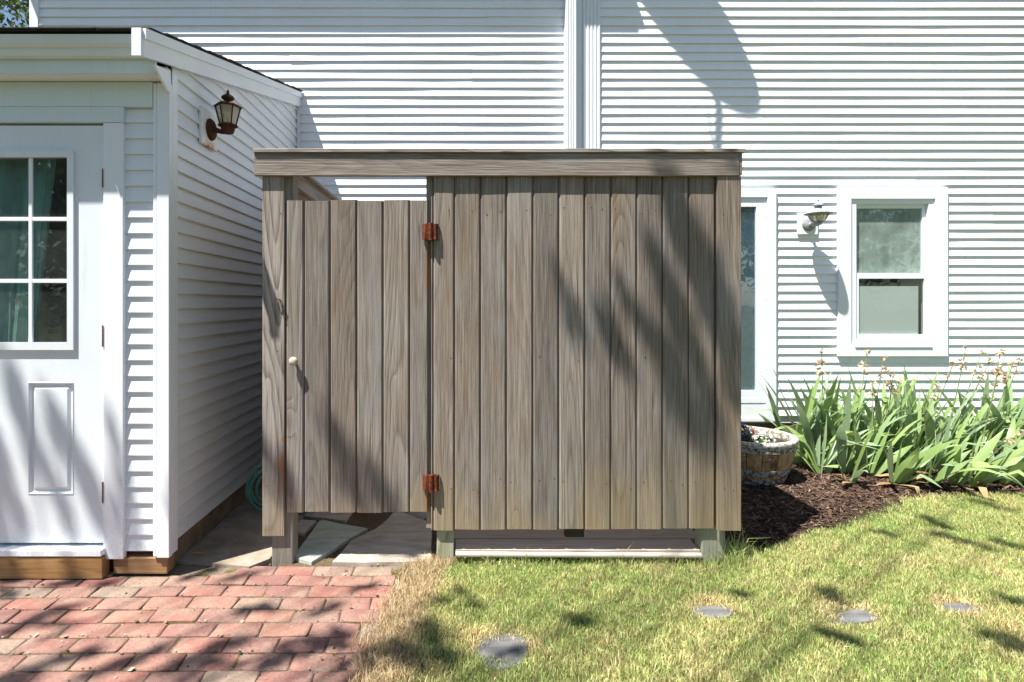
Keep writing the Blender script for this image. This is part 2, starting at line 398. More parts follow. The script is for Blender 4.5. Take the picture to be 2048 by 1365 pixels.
def leafy(name, attr=False, cols=None, trans=0.35, rough=0.5, spec=0.35):
    t = NT(name)
    if attr: c = t.n('Attribute', out=0, attribute_name='col')
    else:
        r = t.rnd(); n = t.noise(t.mapping(t.objco(), (40, 40, 2)), 3, 2)
        c = t.ramp(t.math('ADD', t.math('MULTIPLY', r, 0.8), t.math('MULTIPLY', n, 0.2)), cols)
    b = t.bsdf(c, rough, None, spec)
    tr = t.n('BsdfTranslucent', {'Color': c})
    return t.done(t.n('MixShader', {0: trans, 1: b, 2: tr}))
M['grass'] = leafy('grass_blades', True, None, 0.35, 0.6, 0.25)
M['chips'] = leafy('bark_chips', True, None, 0.0, 0.95, 0.1)
M['iris'] = leafy('iris_leaf', False, [(0.0, (0.13, 0.21, 0.06)), (0.22, (0.21, 0.32, 0.10)), (0.45, (0.30, 0.41, 0.145)), (0.62, (0.22, 0.33, 0.17)), (0.80, (0.32, 0.42, 0.27)), (0.90, (0.29, 0.40, 0.17)), (1.0, (0.46, 0.51, 0.19))], 0.3, 0.42, 0.5)
M['iris_dry'] = leafy('withered_iris_leaf', False, [(0, (0.26, 0.15, 0.07)), (1, (0.42, 0.31, 0.16))], 0.2, 0.7, 0.2)
M['stalk'] = leafy('iris_stalk', False, [(0, (0.12, 0.18, 0.06)), (1, (0.26, 0.30, 0.13))], 0.1, 0.5, 0.4)
M['bloom'] = leafy('withered_petals', False, [(0, (0.40, 0.28, 0.17)), (0.5, (0.58, 0.46, 0.33)), (1, (0.74, 0.66, 0.54))], 0.35, 0.8, 0.1)
M['foliage'] = leafy('tree_leaves', True, None, 0.3, 0.45, 0.4)
M['flowerleaf'] = leafy('flower_foliage', True, None, 0.25, 0.5, 0.3)

# ------------------------------------------------------------------ mesh from numpy blades / leaves with a colour per piece
def np_mesh(name, verts, faces, cols, m, kind=None, parent=None, at=(0,0,0)):
    """verts (N,k,3); faces list of tuples over k; cols (N,3)"""
    N, k, _ = verts.shape
    V = (verts - np.array(at)).reshape(-1, 3)
    me = bpy.data.meshes.new(name)
    me.vertices.add(N*k); me.vertices.foreach_set('co', V.astype(np.float32).ravel())
    loops = []; tot = []
    base = (np.arange(N)*k)[:, None]
    lp = np.concatenate([base + np.array(f)[None, :] for f in faces], axis=1)   # per piece loops
    sizes = np.array([len(f) for f in faces]); nl = lp.size
    me.loops.add(nl); me.loops.foreach_set('vertex_index', lp.ravel().astype(np.int32))
    st = np.concatenate([[0], np.cumsum(np.tile(sizes, N))[:-1]])
    me.polygons.add(N*len(faces)); me.polygons.foreach_set('loop_start', st.astype(np.int32))
    me.update(calc_edges=True)
    ca = me.color_attributes.new('col', 'FLOAT_COLOR', 'POINT')
    cc = np.ones((N, k, 4), np.float32); cc[:, :, :3] = cols[:, None, :]
    ca.data.foreach_set('color', cc.ravel())
    me.materials.append(m); me.validate()
    o = link(bpy.data.objects.new(name, me)); WORLD[o.name] = Vector(at)
    if parent is not None: o.parent = parent; o.location = Vector(at) - WORLD[parent.name]
    else: o.location = at
    if kind: o['kind'] = kind
    return o

def vnoise(x, y, s, seed=0.0):
    return np.array([mnoise.noise((a*s + seed, b*s - seed, seed*1.7)) for a, b in zip(x, y)])

# ================================================================== SETTING: the ground
g = MB(); g.add([(-150,-150,-0.045),(150,-150,-0.045),(150,150,-0.045),(-150,150,-0.045)], [(0,1,2,3)])
tag(obj('ground', g, M['field'], at=(0,0,-0.045)), kind='structure')

def inpoly(x, y, poly):
    c = np.zeros(len(x), bool); n = len(poly)
    for i in range(n):
        x1, y1 = poly[i]; x2, y2 = poly[(i+1) % n]
        if y1 == y2: continue
        t = ((y1 > y) != (y2 > y)) & (x < (x2-x1)*(y-y1)/(y2-y1) + x1)
        c ^= t
    return c
LAWN = [(-0.33,1.2),(-0.335,1.9),(-0.30,2.3),(-0.27,2.62),(-0.22,2.86),(-0.12,2.93),(0.02,2.93),(1.36,2.93),(1.44,3.0),(1.55,3.03),(1.72,3.10),(1.93,3.25),
        (2.12,3.36),(2.38,3.53),(2.62,3.69),(2.9,3.83),(3.3,3.91),(3.9,3.97),(4.6,4.02),(7.5,4.05),(7.5,1.2)]
lm = MB(); lm.add([(x, y, 0.0) for x, y in LAWN] , [tuple(range(len(LAWN)))])
lm.add([(x, y, -0.04) for x, y in LAWN] + [(x, y, 0.0) for x, y in LAWN], [(i, (i+1) % len(LAWN), len(LAWN)+(i+1) % len(LAWN), len(LAWN)+i) for i in range(len(LAWN))])
tag(obj('lawn', lm, M['lawn_soil'], at=(2,2,0)), kind='structure')
# mulch bed, gently mounded
def mulch_h(x, y):
    edge = min(1.0, max(0.0, (y - 2.95 - max(0.0, (x-1.45))*0.45) / 0.25)) if x < 2.9 else min(1.0, max(0.0, (y-3.8)/0.25))
    return -0.012 + 0.045*edge + 0.012*mnoise.noise((x*3, y*3, 1.3))
mm = MB(); nx, ny = 80, 36
for j in range(ny+1):
    for i in range(nx+1):
        x = 1.35 + i*(6.0/nx); y = 2.95 + j*(1.98/ny); mm.v.append((x, y, mulch_h(x, y)))
for j in range(ny):
    for i in range(nx):
        a = j*(nx+1)+i; mm.f.append((a, a+1, a+nx+2, a+nx+1))
tag(obj('mulch_bed', mm, M['mulch_base'], at=(3,4,0), smooth=True), kind='structure')
# concrete slab in the passage and the dirt under the flagstones
sb = MB(); sb.prism([(-1.47,2.905),(-1.05,2.83),(-0.98,2.915),(-0.93,4.93),(-1.47,4.93)], 'z', -0.04, 0.012)
tag(obj('passage_slab', sb, M['slab']), kind='structure')
db = MB(); db.prism([(-0.93,2.86),(-0.16,2.86),(-0.13,2.95),(-0.13,4.93),(-0.93,4.93)], 'z', -0.04, -0.006)
dirt_bed = tag(obj('dirt_bed', db, M['dirt']), kind='structure')

# flagstones under the shower door
def flag(px_pts, m, name='flagstone', z=0.012, parent=dirt_bed, h=0.03):
    poly = []
    pts = [GP(*p) for p in px_pts]
    n = len(pts)
    for i in range(n):
        a = pts[i]; b = pts[(i+1) % n]
        poly.append(a)
        for t in (0.33, 0.66):
            L = math.hypot(b[0]-a[0], b[1]-a[1])
            j = 0.02*L
            poly.append((a[0]+(b[0]-a[0])*t + random.uniform(-j, j), a[1]+(b[1]-a[1])*t + random.uniform(-j, j)))
    mb = MB(); k = len(poly)
    cx = sum(p[0] for p in poly)/k; cy = sum(p[1] for p in poly)/k
    mb.v = [(p[0], p[1], z-h) for p in poly] + [(p[0], p[1], z-0.004) for p in poly] + [(cx+(p[0]-cx)*0.975, cy+(p[1]-cy)*0.975, z) for p in poly]
    for i in range(k):
        i2 = (i+1) % k
        mb.f += [(i, i2, k+i2, k+i), (k+i, k+i2, 2*k+i2, 2*k+i)]
    mb.f += [tuple(range(2*k, 3*k)), tuple(range(k))[::-1]]
    return obj(name, mb, m, parent)
flag([(586,1119),(623,1129),(736,1062),(645,1044),(638,1047)], M['flag_green'], z=0.016)
flag([(664,1131),(865,1129),(865,1052),(808,1031),(790,1026),(776,1044),(752,1064),(700,1090)], M['flag_tan'], z=0.02)
flag([(587,1066),(608,1072),(633,1045),(600,1043)], M['flag_tan'])
flag([(620,1037),(690,1046),(705,1026),(640,1022)], M['flag_tan'])
flag([(590,1034),(622,1038),(634,1022),(600,1020)], M['flag_grey'])
flag([(812,1029),(846,1044),(861,1032),(861,1014),(822,1016)], M['flag_grey'])
flag([(720,1020),(810,1024),(840,1004),(740,1000)], M['flag_tan'])

# brick patio: rows of pavers running along X
pt = MB(); pt.prism([(-3.3,1.2),(-0.30,1.2),(-0.25,2.88),(-1.1,2.86),(-1.45,2.9),(-3.3,2.9)], 'z', -0.044, -0.0055)
patio = tag(obj('brick_patio', pt, M['sand'], at=(-1.5,2.2,-0.044)), kind='structure')
BL, BW, BHH = 0.196, 0.102, 0.05
def brick_mesh(L, seed):
    r_ = random.Random(seed); mb = MB(); nx_, ny_ = 5, 3
    hx, hy = L/2 - 0.0022, BW/2 - 0.0022
    top = {}
    def jit(a): return r_.uniform(-a, a)
    cj = [(jit(.005), jit(.004)) for _ in range(4)]
    tl = (jit(.004), jit(.004))
    ring_hi = []
    us = [-1, -0.9, 0, 0.9, 1]; vs_ = [-1, -0.82, 0.82, 1]
    for j, v in enumerate(vs_):
        for i, u in enumerate(us):
            rr = 0.0
            if abs(u) == 1 and abs(v) == 1: k = r_.uniform(0.90, 0.985)
            else: k = 1
            x = u*hx*k + jit(.0016) + (jit(.004) if abs(u) == 1 else 0); y = v*hy*k + jit(.0016) + (jit(.0034) if abs(v) == 1 else 0)
            z = 0.0 + u*tl[0]*0.5 + v*tl[1]*0.4 + jit(.0008) - (0.0034 if abs(u) == 1 or abs(v) == 1 else 0) + 0.0012*(1-abs(u))
            mb.v.append((x, y, z))
    for j in range(3):
        for i in range(4):
            a = j*5+i; mb.f.append((a, a+1, a+6, a+5))
    per = [0,1,2,3,4,9,14,19,18,17,16,15,10,5]
    b0 = len(mb.v)
    for p in per:
        x, y, z = mb.v[p]; mb.v.append((x*1.003, y*1.003, -BHH))
    for i in range(len(per)):
        i2 = (i+1) % len(per); mb.f.append((per[i2], per[i], b0+i, b0+i2))
    mb.f.append(tuple(b0+i for i in range(len(per))))
    me = bpy.data.meshes.new('brick'); me.from_pydata(mb.v, [], mb.f); me.update(); me.materials.append(M['brick'])
    for p in me.polygons: p.use_smooth = True
    for p in me.polygons:
        if abs(p.normal.z) < 0.3: p.use_smooth = False
    return me
bvar = [brick_mesh(BL, 100+i) for i in range(10)]; bhalf = [brick_mesh(BL*0.52, 200+i) for i in range(4)]
row = 0; y = 2.815
while y > 1.45:
    x = -0.315 + random.uniform(-0.015, 0.015) - (0.03 if y > 2.76 else 0)
    first = (row % 2 == 1)
    drift = random.uniform(-0.002, 0.002)
    while x > -3.0:
        half = first and random.random() < 0.8; first = False
        L = BL*0.52 if half else BL
        ls = random.uniform(0.965, 1.03); L *= ls
        cx = x - L/2
        yy = y + 0.009*mnoise.noise((cx*1.5, y*2, 0)) - 0.012*max(0, -cx-1.2) + drift
        z = 0.0 + 0.009*mnoise.noise((cx*2.2, y*2.2, 5)) + random.uniform(-0.0032, 0.0032); z = max(z, -0.0008)
        lim = 2.77 if cx < -1.36 else (2.82 if cx < -1.1 else 3)
        if yy + BW/2 < lim + 0.02:
            me = random.choice(bhalf if half else bvar)
            place('brick', me, patio, (cx, yy, z), (random.uniform(-.012,.012), random.uniform(-.010,.010), random.uniform(-.024,.024) + random.choice((0, math.pi))), (ls, random.uniform(0.985, 1.012), 1))
        x -= L + random.uniform(-0.001, 0.0022)
    y -= BW + random.uniform(-0.001, 0.002); row += 1

# ================================================================== THE HOUSE
def MX(px): return PX(px, DM)
def MZ(py): return PZ(py, DM)
PITCH = 0.0762
house = tag(empty('house', (1.0, DM, 0.0)), 'two storey white vinyl sided house behind the wooden shower enclosure', 'house')

def cells(x0, x1, z0, z1, ops):
    xs = sorted({x0, x1, *[v for o in ops for v in (o[0], o[1]) if x0 < v < x1]})
    zs = sorted({z0, z1, *[v for o in ops for v in (o[2], o[3]) if z0 < v < z1]})
    for a, b in zip(xs, xs[1:]):
        for c, d in zip(zs, zs[1:]):
            mx, mz = (a+b)/2, (c+d)/2
            if any(o[0] < mx < o[1] and o[2] < mz < o[3] for o in ops): continue
            yield a, b, c, d

def course(name, parent, m, O, u, n, a0, a1, z0, pitch, lap, wav=0.0006, seed=0, a0top=None, a1top=None, step=0.22, ztop=None):
    """one lapped siding course; runs from a0 to a1 along u, facing n"""
    k = max(2, int(abs(a1-a0)/step)+1); mb = MB()
    zt = pitch + 0.003 if ztop is None else ztop
    for i in range(k):
        t = i/(k-1)
        ab = a0 + (a1-a0)*t
        at_ = (a0 if a0top is None else a0top) + ((a1 if a1top is None else a1top) - (a0 if a0top is None else a0top))*t
        wv = wav*mnoise.noise((ab*1.3, seed*3.1, 0.5)) + wav*0.5*mnoise.noise((ab*4.0, seed*5.7, 2.5))
        wz = wav*1.4*mnoise.noise((ab*0.9, seed*1.7, 7.5))
        for nn, zz, aa in ((0.0, 0.0, ab), (lap+wv, wz, ab), (lap+wv+0.0006, 0.004+wz, ab), (0.0022+wv*0.3, zt, at_), (-0.0005, zt, at_)):
            p = O + u*aa + n*nn
            mb.v.append((p.x, p.y, O.z + z0 + zz))
    for i in range(k-1):
        for j in range(5):
            j2 = (j+1) % 5
            mb.f.append((i*5+j, i*5+j2, (i+1)*5+j2, (i+1)*5+j))
    mb.f += [(0,1,2,3,4), tuple((k-1)*5+j for j in (4,3,2,1,0))]
    return obj(name, mb, m, parent)

XL, XR = MX(64), 7.4
X_SPL0, X_SPL1 = MX(1127), MX(1200)
# openings: window and storm door (outer casing)
WIN = (MX(1672), MX(1889), MZ(712), MZ(376))
cw = 0.108
WH = (WIN[0]+cw, WIN[1]-cw, WIN[2]+0.10, WIN[3]-0.10)
DOOR = (MX(1335), MX(1548), 0.30, MZ(379))
DH = (DOOR[0]+0.075, DOOR[1]-0.075, 0.32, DOOR[3]-0.075)
ZTOPL, ZTOPR = 4.66, 5.7
shb = MB()
for a, b, c, d in cells(XL, XR, 0.28, ZTOPR, [WH, DH]):
    if a < X_SPL0 and c >= ZTOPL: continue
    shb.box(a, b, DM+0.0045, DM+0.1, c, d)
obj('wall_sheathing', shb, M['vinyl'], house, at=(1, DM, 0.3))
O = Vector((0, DM+0.004, 0)); U = Vector((1,0,0)); NN = Vector((0,-1,0))
zb = MZ(832)
row = 0
rs = random.Random(5)
while zb + row*PITCH < ZTOPR:
    z0 = zb + row*PITCH
    if z0 < ZTOPL:
        # left field, with panel seams every other course
        pair = row // 2
        seam = MX(560 + (pair*197) % 560) if pair % 3 else None
        segs = [(XL+0.07, X_SPL0)]
        if seam and z0 > 1.9: segs = [(XL+0.07, seam), (seam+0.0008, X_SPL0)]
        for q, (a, b) in enumerate(segs):
            if z0 < 1.2 and b < -1.45: continue
            wv = 0.0030 if z0 > 3.1 else (0.0024 if z0 > 2.4 else 0.0012)
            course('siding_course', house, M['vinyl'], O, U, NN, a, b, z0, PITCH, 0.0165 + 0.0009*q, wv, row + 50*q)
    # right field
    segs = [(X_SPL1, XR)]
    for op, hole in ((WIN, WH), (DOOR, DH)):
        if z0 + PITCH > hole[2] - 0.015 and z0 < hole[3] + 0.012:
            cut = []
            for a, b in segs:
                l, r_ = op[0]+0.03, op[1]-0.03
                if a < l: cut.append((a, min(b, l)))
                if b > r_: cut.append((max(a, r_), b))
            segs = cut
    pair = row // 2
    seam = MX(1480 + (pair*373) % 900)
    for a, b in segs:
        if b - a > 1.2 and a+0.3 < seam < b-0.3 and pair % 2:
            course('siding_course', house, M['vinyl'], O, U, NN, a, seam, z0, PITCH, 0.0165, 0.0022, row)
            course('siding_course', house, M['vinyl'], O, U, NN, seam+0.0008, b, z0, PITCH, 0.0174, 0.001, row+70)
        else:
            course('siding_course', house, M['vinyl'], O, U, NN, a, b, z0, PITCH, 0.0165, 0.0022, row)
    row += 1
# corner board on the left, foundation
cb = MB(); cb.box(XL-0.01, XL+0.07, DM-0.022, DM+0.12, 0.25, ZTOPL, 0.004)
obj('corner_board', cb, M['trim'], house)
fb = MB(); fb.box(XL+0.02, XR, DM+0.012, DM+0.2, -0.05, 0.30)
obj('foundation', fb, M['concrete_found'], house)
# left eave above the frame (gives the shade along the top of the wall) and its roof
ZE = MZ(75) + 3.24*0.30
ev = MB(); ev.box(XL-0.25, 1.15, DM-0.30, DM+0.02, ZE, ZE+0.02); ev.box(XL-0.25, 1.15, DM-0.302, DM-0.28, ZE-0.0, ZE+0.16)
obj('eave', ev, M['trim'], house)
rf = MB(); rf.prism([(DM-0.33, ZE+0.16), (DM+3.2, ZE+1.9), (DM+3.2, ZE+1.84), (DM-0.33, ZE+0.10+0.04)], 'x', XL-0.27, 1.17)
obj('roof', rf, M['shingle'], house)
rc = MB(); rc.box(X_SPL0-0.05, XR+0.05, DM-0.03, DM+3.2, ZTOPR, ZTOPR+0.12)
obj('roof', rc, M['shingle'], house)
# fluted downspout and fluted corner post between the two fields of siding
def fluted(x0, x1, y1, depth, nf, z0, z1, name, m, rr=0.006):
    pts = []
    wv = (x1-x0)/nf
    for i in range(nf):
        a = x0 + i*wv
        pts += [(a+wv*0.10, y1-depth+rr), (a+wv*0.26, y1-depth), (a+wv*0.74, y1-depth), (a+wv*0.90, y1-depth+rr)]
    poly = [(x0, y1)] + [(x0, y1-depth+rr)] + pts + [(x1, y1-depth+rr), (x1, y1)]
    mb = MB(); mb.prism(poly, 'x' if False else 'z', z0, z1)
    return obj(name, mb, m, house)
xa, xb, xc, xd = MX(1128), MX(1147), MX(1160), MX(1200)
fluted(xa, MX(1149), DM-0.025, 0.075, 4, 0.35, ZE-0.01, 'downspout', M['trim'], 0.008)
cb = MB(); cb.box(xa-0.004, MX(1163), DM-0.022, DM+0.0035, 0.33, ZTOPL, 0.003)
obj('corner_board', cb, M['trim'], house)
fluted(MX(1163.5), xd, DM+0.0035, 0.032, 5, 0.33, ZTOPR, 'corner_post', M['trim'], 0.009)

# double-hung window
def frame(x0, x1, z0, z1, wl, wr, wb, wt, y0, y1, b=0.003):
    mb = MB()
    # mitred casing from four prisms
    o = [(x0,z0),(x1,z0),(x1,z1),(x0,z1)]; i = [(x0+wl,z0+wb),(x1-wr,z0+wb),(x1-wr,z1-wt),(x0+wl,z1-wt)]
    for k in range(4):
        k2 = (k+1) % 4
        gx = 0.0006
        mb.prism([o[k], o[k2], i[k2], i[k]], 'y', y0, y1)
    return mb
YF = DM - 0.036
win = obj('window', frame(*WIN, cw, cw, 0.10, 0.10, YF, DM+0.0035), M['trim'], house)
fr = frame(WH[0]-0.004, WH[1]+0.004, WH[2]-0.02, WH[3]+0.004, 0.055, 0.05, 0.055, 0.045, DM-0.022, DM+0.06)
obj('window_frame', fr, M['trim'], win)
sx0, sx1, sz0, sz1 = WH[0]+0.05, WH[1]-0.045, WH[2]+0.035, WH[3]-0.04
zm = MZ(553)
obj('upper_sash', frame(sx0, sx1, zm-0.01, sz1, 0.03, 0.03, 0.03, 0.035, DM+0.012, DM+0.04), M['trim'], win)
obj('lower_sash', frame(sx0, sx1, sz0, zm+0.028, 0.03, 0.03, 0.05, 0.048, DM-0.012, DM+0.011), M['trim'], win)
gp = MB(); gp.box(sx0+0.026, sx1-0.026, DM+0.024, DM+0.028, zm+0.018, sz1-0.03)
obj('pane', gp, M['hazy_glass'], win)
gp = MB(); gp.box(sx0+0.026, sx1-0.026, DM-0.002, DM+0.002, sz0+0.045, zm-0.018)
obj('pane', gp, M['glass'], win)
sl_ = MB(); sl_.prism([(DM-0.044, WIN[2]+0.085), (DM-0.024, WIN[2]+0.10), (DM+0.01, WIN[2]+0.115), (DM+0.01, WIN[2]+0.09), (DM-0.044, WIN[2]+0.076)], 'x', WH[0]+0.03, WH[1]-0.03)
obj('sill', sl_, M['trim'], win)
sh = MB(); sh.box(sx0+0.032, sx1-0.07, DM+0.0035, DM+0.008, sz0+0.03, zm-0.085)
obj('window_shade', sh, M['shade'], win)
cu = MB()
for i in range(21):
    x = sx0 + (sx1-sx0)*i/20; yv = DM+0.058+0.010*math.sin(i*1.9)
    cu.v += [(x, yv, zm-0.02), (x, yv+0.004*math.sin(i), sz1)]
for i in range(20): cu.f.append((2*i, 2*i+2, 2*i+3, 2*i+1))
obj('sheer_curtain', cu, M['sheer'], win)
room = MB()
room.add([(WH[0]-0.6, DM+1.6, 0.3), (WH[1]+0.6, DM+1.6, 0.3), (WH[1]+0.6, DM+1.6, 2.8), (WH[0]-0.6, DM+1.6, 2.8), (WH[0]-0.6, DM+0.11, 0.3), (WH[1]+0.6, DM+0.11, 0.3), (WH[1]+0.6, DM+0.11, 2.8), (WH[0]-0.6, DM+0.11, 2.8)],
         [(0,1,2,3),(0,4,7,3),(1,2,6,5),(0,1,5,4),(3,2,6,7)])
obj('interior_wall', room, M['interior'], house)

# storm door beside the window (mostly behind the shower), blue door behind it
sd = obj('storm_door_casing', frame(*DOOR, 0.075, 0.075, 0.03, 0.075, YF, DM+0.0035), M['trim'], house)
dx0, dx1, dz0, dz1 = DH[0]+0.003, DH[1]-0.003, DH[2]+0.003, DH[3]-0.003
obj('storm_door', frame(dx0, dx1, dz0, dz1, 0.085, 0.085, 0.24, 0.075, DM-0.022, DM+0.012), M['trim'], sd)
gp = MB(); gp.box(dx0+0.08, dx1-0.08, DM-0.008, DM-0.004, MZ(797), dz1-0.07); obj('pane', gp, M['storm_glass'], sd)
mr = MB(); mr.box(dx0+0.004, dx1-0.004, DM-0.026, DM+0.008, MZ(806), MZ(796), 0.003); obj('lower_rail', mr, M['trim'], sd)
kp = MB(); kp.box(dx0+0.08, dx1-0.08, DM-0.012, DM-0.003, dz0+0.2, MZ(806)); obj('kick_panel', kp, M['trim'], sd)
def blue_mat():
    t = NT('peeling_blue_paint'); p = t.pos()
    n = t.noise(t.mapping(p, (1,1,0.5)), 11, 5, 0.6); n2 = t.noise(p, 30, 4)
    z = t.n('SeparateXYZ', {0: p}, 2)
    peel = t.math('MULTIPLY', t.mapr(n, 0.58, 0.60), t.mapr(z, 1.15, 0.75))
    c = t.mix(t.mapr(n2, 0.3, 0.7), (0.085, 0.15, 0.20), (0.15, 0.23, 0.28))
    c = t.mix(peel, c, (0.16, 0.26, 0.18))
    return t.done(t.bsdf(c, 0.5, t.bump(peel, 0.4, 0.003)))
M['blue'] = blue_mat()
bd = MB(); bd.box(dx0, dx1, DM+0.0125, DM+0.05, 0.33, dz1); obj('blue_door', bd, M['blue'], sd)
for zz in (2.05, 1.35, 0.75):
    hg = MB(); hg.tube([(dx1+0.002, DM-0.026, zz), (dx1+0.002, DM-0.026, zz+0.075)], 0.005, 8); obj('hinge', hg, M['trim'], sd)

# ================================================================== LEAN-TO ADDITION
XW = -1.43                                      # plane of its side wall sheathing
shed = tag(empty('lean_to_addition', (-2.2, 3.8, 0.0)), 'small white sided lean-to addition with glazed door and sloping shingle roof', 'building')
XLS = -3.62
def SX(px): return PX(px, DS)
def SZ(py): return PZ(py, DS)
YSW = DS + 0.028                                # front sheathing plane
ZSOF = 2.367
def rake_low(y): return 2.385 + 0.253*(y - 2.517)
# front siding strip between casing and corner trim
O2 = Vector((0, YSW, 0)); row = 0
sx_a, sx_b = SX(245), SX(308)
zb2 = SZ(1105)
while zb2 + row*PITCH < 2.23:
    z0 = zb2 + row*PITCH
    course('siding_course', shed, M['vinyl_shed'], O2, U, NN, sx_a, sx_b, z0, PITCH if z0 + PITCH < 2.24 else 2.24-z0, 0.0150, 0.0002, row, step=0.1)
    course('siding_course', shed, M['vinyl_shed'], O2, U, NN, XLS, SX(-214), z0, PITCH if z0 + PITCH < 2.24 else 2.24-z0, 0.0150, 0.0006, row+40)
    row += 1
# side siding
OS = Vector((XW, 0, 0)); US = Vector((0,1,0)); NS = Vector((1,0,0)); row = 0
zb3 = SZ(1097)
while True:
    z0 = zb3 + row*PITCH
    if z0 > 3.05: break
    def yat(z): return max(2.80, 2.517 + (z - 2.42)/0.253)
    a0, a0t = yat(z0), yat(z0 + PITCH)
    zt = None
    if a0t >= DM-0.02:
        a0t = DM-0.03; zt = min(PITCH, 2.42+0.253*(DM-0.03-2.517)-z0)
        if zt < 0.01 or a0 > DM-0.08: break
    seamy = 3.35 + (row//2*0.83) % 1.2 if row // 2 % 3 == 1 else None
    if seamy and a0t < 3.0:
        course('siding_course', shed, M['vinyl_shed'], OS, US, NS, a0, seamy, z0, PITCH, 0.0155, 0.0014, row)
        course('siding_course', shed, M['vinyl_shed'], OS, US, NS, seamy+0.0008, DM-0.03, z0, PITCH, 0.0164, 0.0014, row+9)
    else:
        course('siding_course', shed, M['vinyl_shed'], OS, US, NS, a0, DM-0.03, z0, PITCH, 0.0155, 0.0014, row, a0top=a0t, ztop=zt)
    row += 1
# door opening and wall shell
DRX0, DRX1, DRZ0, DRZ1 = SX(-173), SX(205), SZ(1088), SZ(250)
shell = MB()
for a, b, c, d in cells(XLS, XW, 0.12, 2.45, [(DRX0-0.01, DRX1+0.01, 0.05, DRZ1+0.01)]):
    shell.box(a, b, YSW+0.0005, YSW+0.09, c, d)
obj('front_wall', shell, M['vinyl_shed'], shed)
sw = MB(); sw.prism([(YSW+0.091, 0.12), (DM-0.003, 0.12), (DM-0.003, 3.02), (YSW+0.091, 2.45)], 'x', XW-0.09, XW-0.001)
obj('side_wall', sw, M['interior'], shed)
lw = MB(); lw.prism([(YSW+0.091, 0.12), (DM-0.003, 0.12), (DM-0.003, 3.02), (YSW+0.091, 2.45)], 'x', XLS, XLS+0.09)
obj('side_wall', lw, M['vinyl_shed'], shed)
bw = MB(); bw.box(XLS+0.1, XW-0.1, DM-0.06, DM-0.045, 0.15, 2.9); obj('interior_wall', bw, M['interior'], shed)
fl = MB(); fl.box(XLS+0.1, XW-0.1, YSW+0.1, DM-0.07, 0.13, 0.155); obj('interior_floor', fl, M['brownwood'], shed)
ib = MB(); ib.box(-2.9, -1.62, 4.3, 4.36, 1.6, 1.72, 0.005); ib.box(-2.05, -1.95, 4.3, 4.36, 0.2, 1.6)
obj('interior_beam', ib, M['brownwood'], shed)
# corner trim (front and side faces), casing, header frieze
ct = MB()
ct.box(SX(306), SX(313), DS, YSW+0.0, SZ(1114), 2.36, 0.002); ct.box(SX(313)+0.0015, -1.398, DS-0.004, YSW, SZ(1116), 2.36, 0.003)
ct.box(XW-0.001, -1.3985, YSW+0.0005, 2.825, SZ(1114)-0.0, 2.42, 0.002)
ct.prism([(-1.398, DS-0.004), (-1.3985, YSW), (-1.372, YSW)][:0] or [(XW, DS+0.01), (-1.40, DS+0.01), (-1.40, YSW), (XW, YSW)], 'z', SZ(1116)+0.01, 2.30)
obj('corner_trim', ct, M['trim'], shed)
cs = MB(); cs.box(SX(206.5), SX(247), DS-0.002, YSW+0.0, SZ(1119), SZ(246), 0.003); obj('door_casing', cs, M['trim'], shed)
cs = MB(); cs.box(SX(-216), SX(-174.5), DS-0.002, YSW+0.0, SZ(1119), SZ(246), 0.003); obj('door_casing', cs, M['trim'], shed)
hd = MB(); hd.box(XLS, SX(247), DS-0.002, YSW, SZ(246)+0.0015, SZ(214), 0.002); hd.box(XLS, SX(306)-0.002, DS-0.0005, YSW, SZ(214)+0.001, 2.364)
obj('frieze_board', hd, M['sagetrim'], shed)
# soffit, fascia, crown, rake board
so_ = MB(); so_.box(XLS-0.1, -1.405, 2.652, YSW, ZSOF, ZSOF+0.015); obj('soffit', so_, M['trim'], shed)
fa = MB(); fa.box(XLS-0.1, -1.408, 2.635, 2.651, ZSOF-0.006, 2.46, 0.002); obj('fascia', fa, M['sagetrim'], shed)
cr = MB(); cr.prism([(2.634, 2.425), (2.60, 2.425), (2.588, 2.445), (2.588, 2.458), (2.56, 2.466), (2.548, 2.50), (2.634, 2.52)], 'x', XLS-0.1, -1.412)
obj('crown_moulding', cr, M['sagetrim'], shed)
rk = MB()
ya, yb = 2.50, DM-0.004
def zr(y): return rake_low(y)
rk.prism([(ya, zr(ya)), (yb, zr(yb)), (yb, zr(yb)+0.118), (ya, zr(ya)+0.118)], 'x', -1.4075, -1.388)
rk.prism([(ya-0.004, zr(ya)+0.075), (yb, zr(yb)+0.075), (yb, zr(yb)+0.121), (ya-0.004, zr(ya)+0.121)], 'x', -1.3878, -1.374)
obj('rake_board', rk, M['trim'], shed)
re = MB(); re.box(-1.432, -1.388, 2.485, 2.4985, zr(ya)-0.004, zr(ya)+0.118, 0.002); obj('rake_end_cap', re, M['trim'], shed)
br = MB(); br.prism([(2.60, ZSOF+0.02), (2.742, ZSOF+0.05), (2.742, ZSOF-0.055), (2.72, ZSOF-0.055)], 'x', -1.404, -1.392)
obj('soffit_return', br, M['trim'], shed)
ch_ = MB(); ch_.box(-1.419, -1.392, DM-0.03, DM-0.0085, 0.2, zr(DM)+0.0, 0.002); obj('inside_corner_trim', ch_, M['trim'], shed)
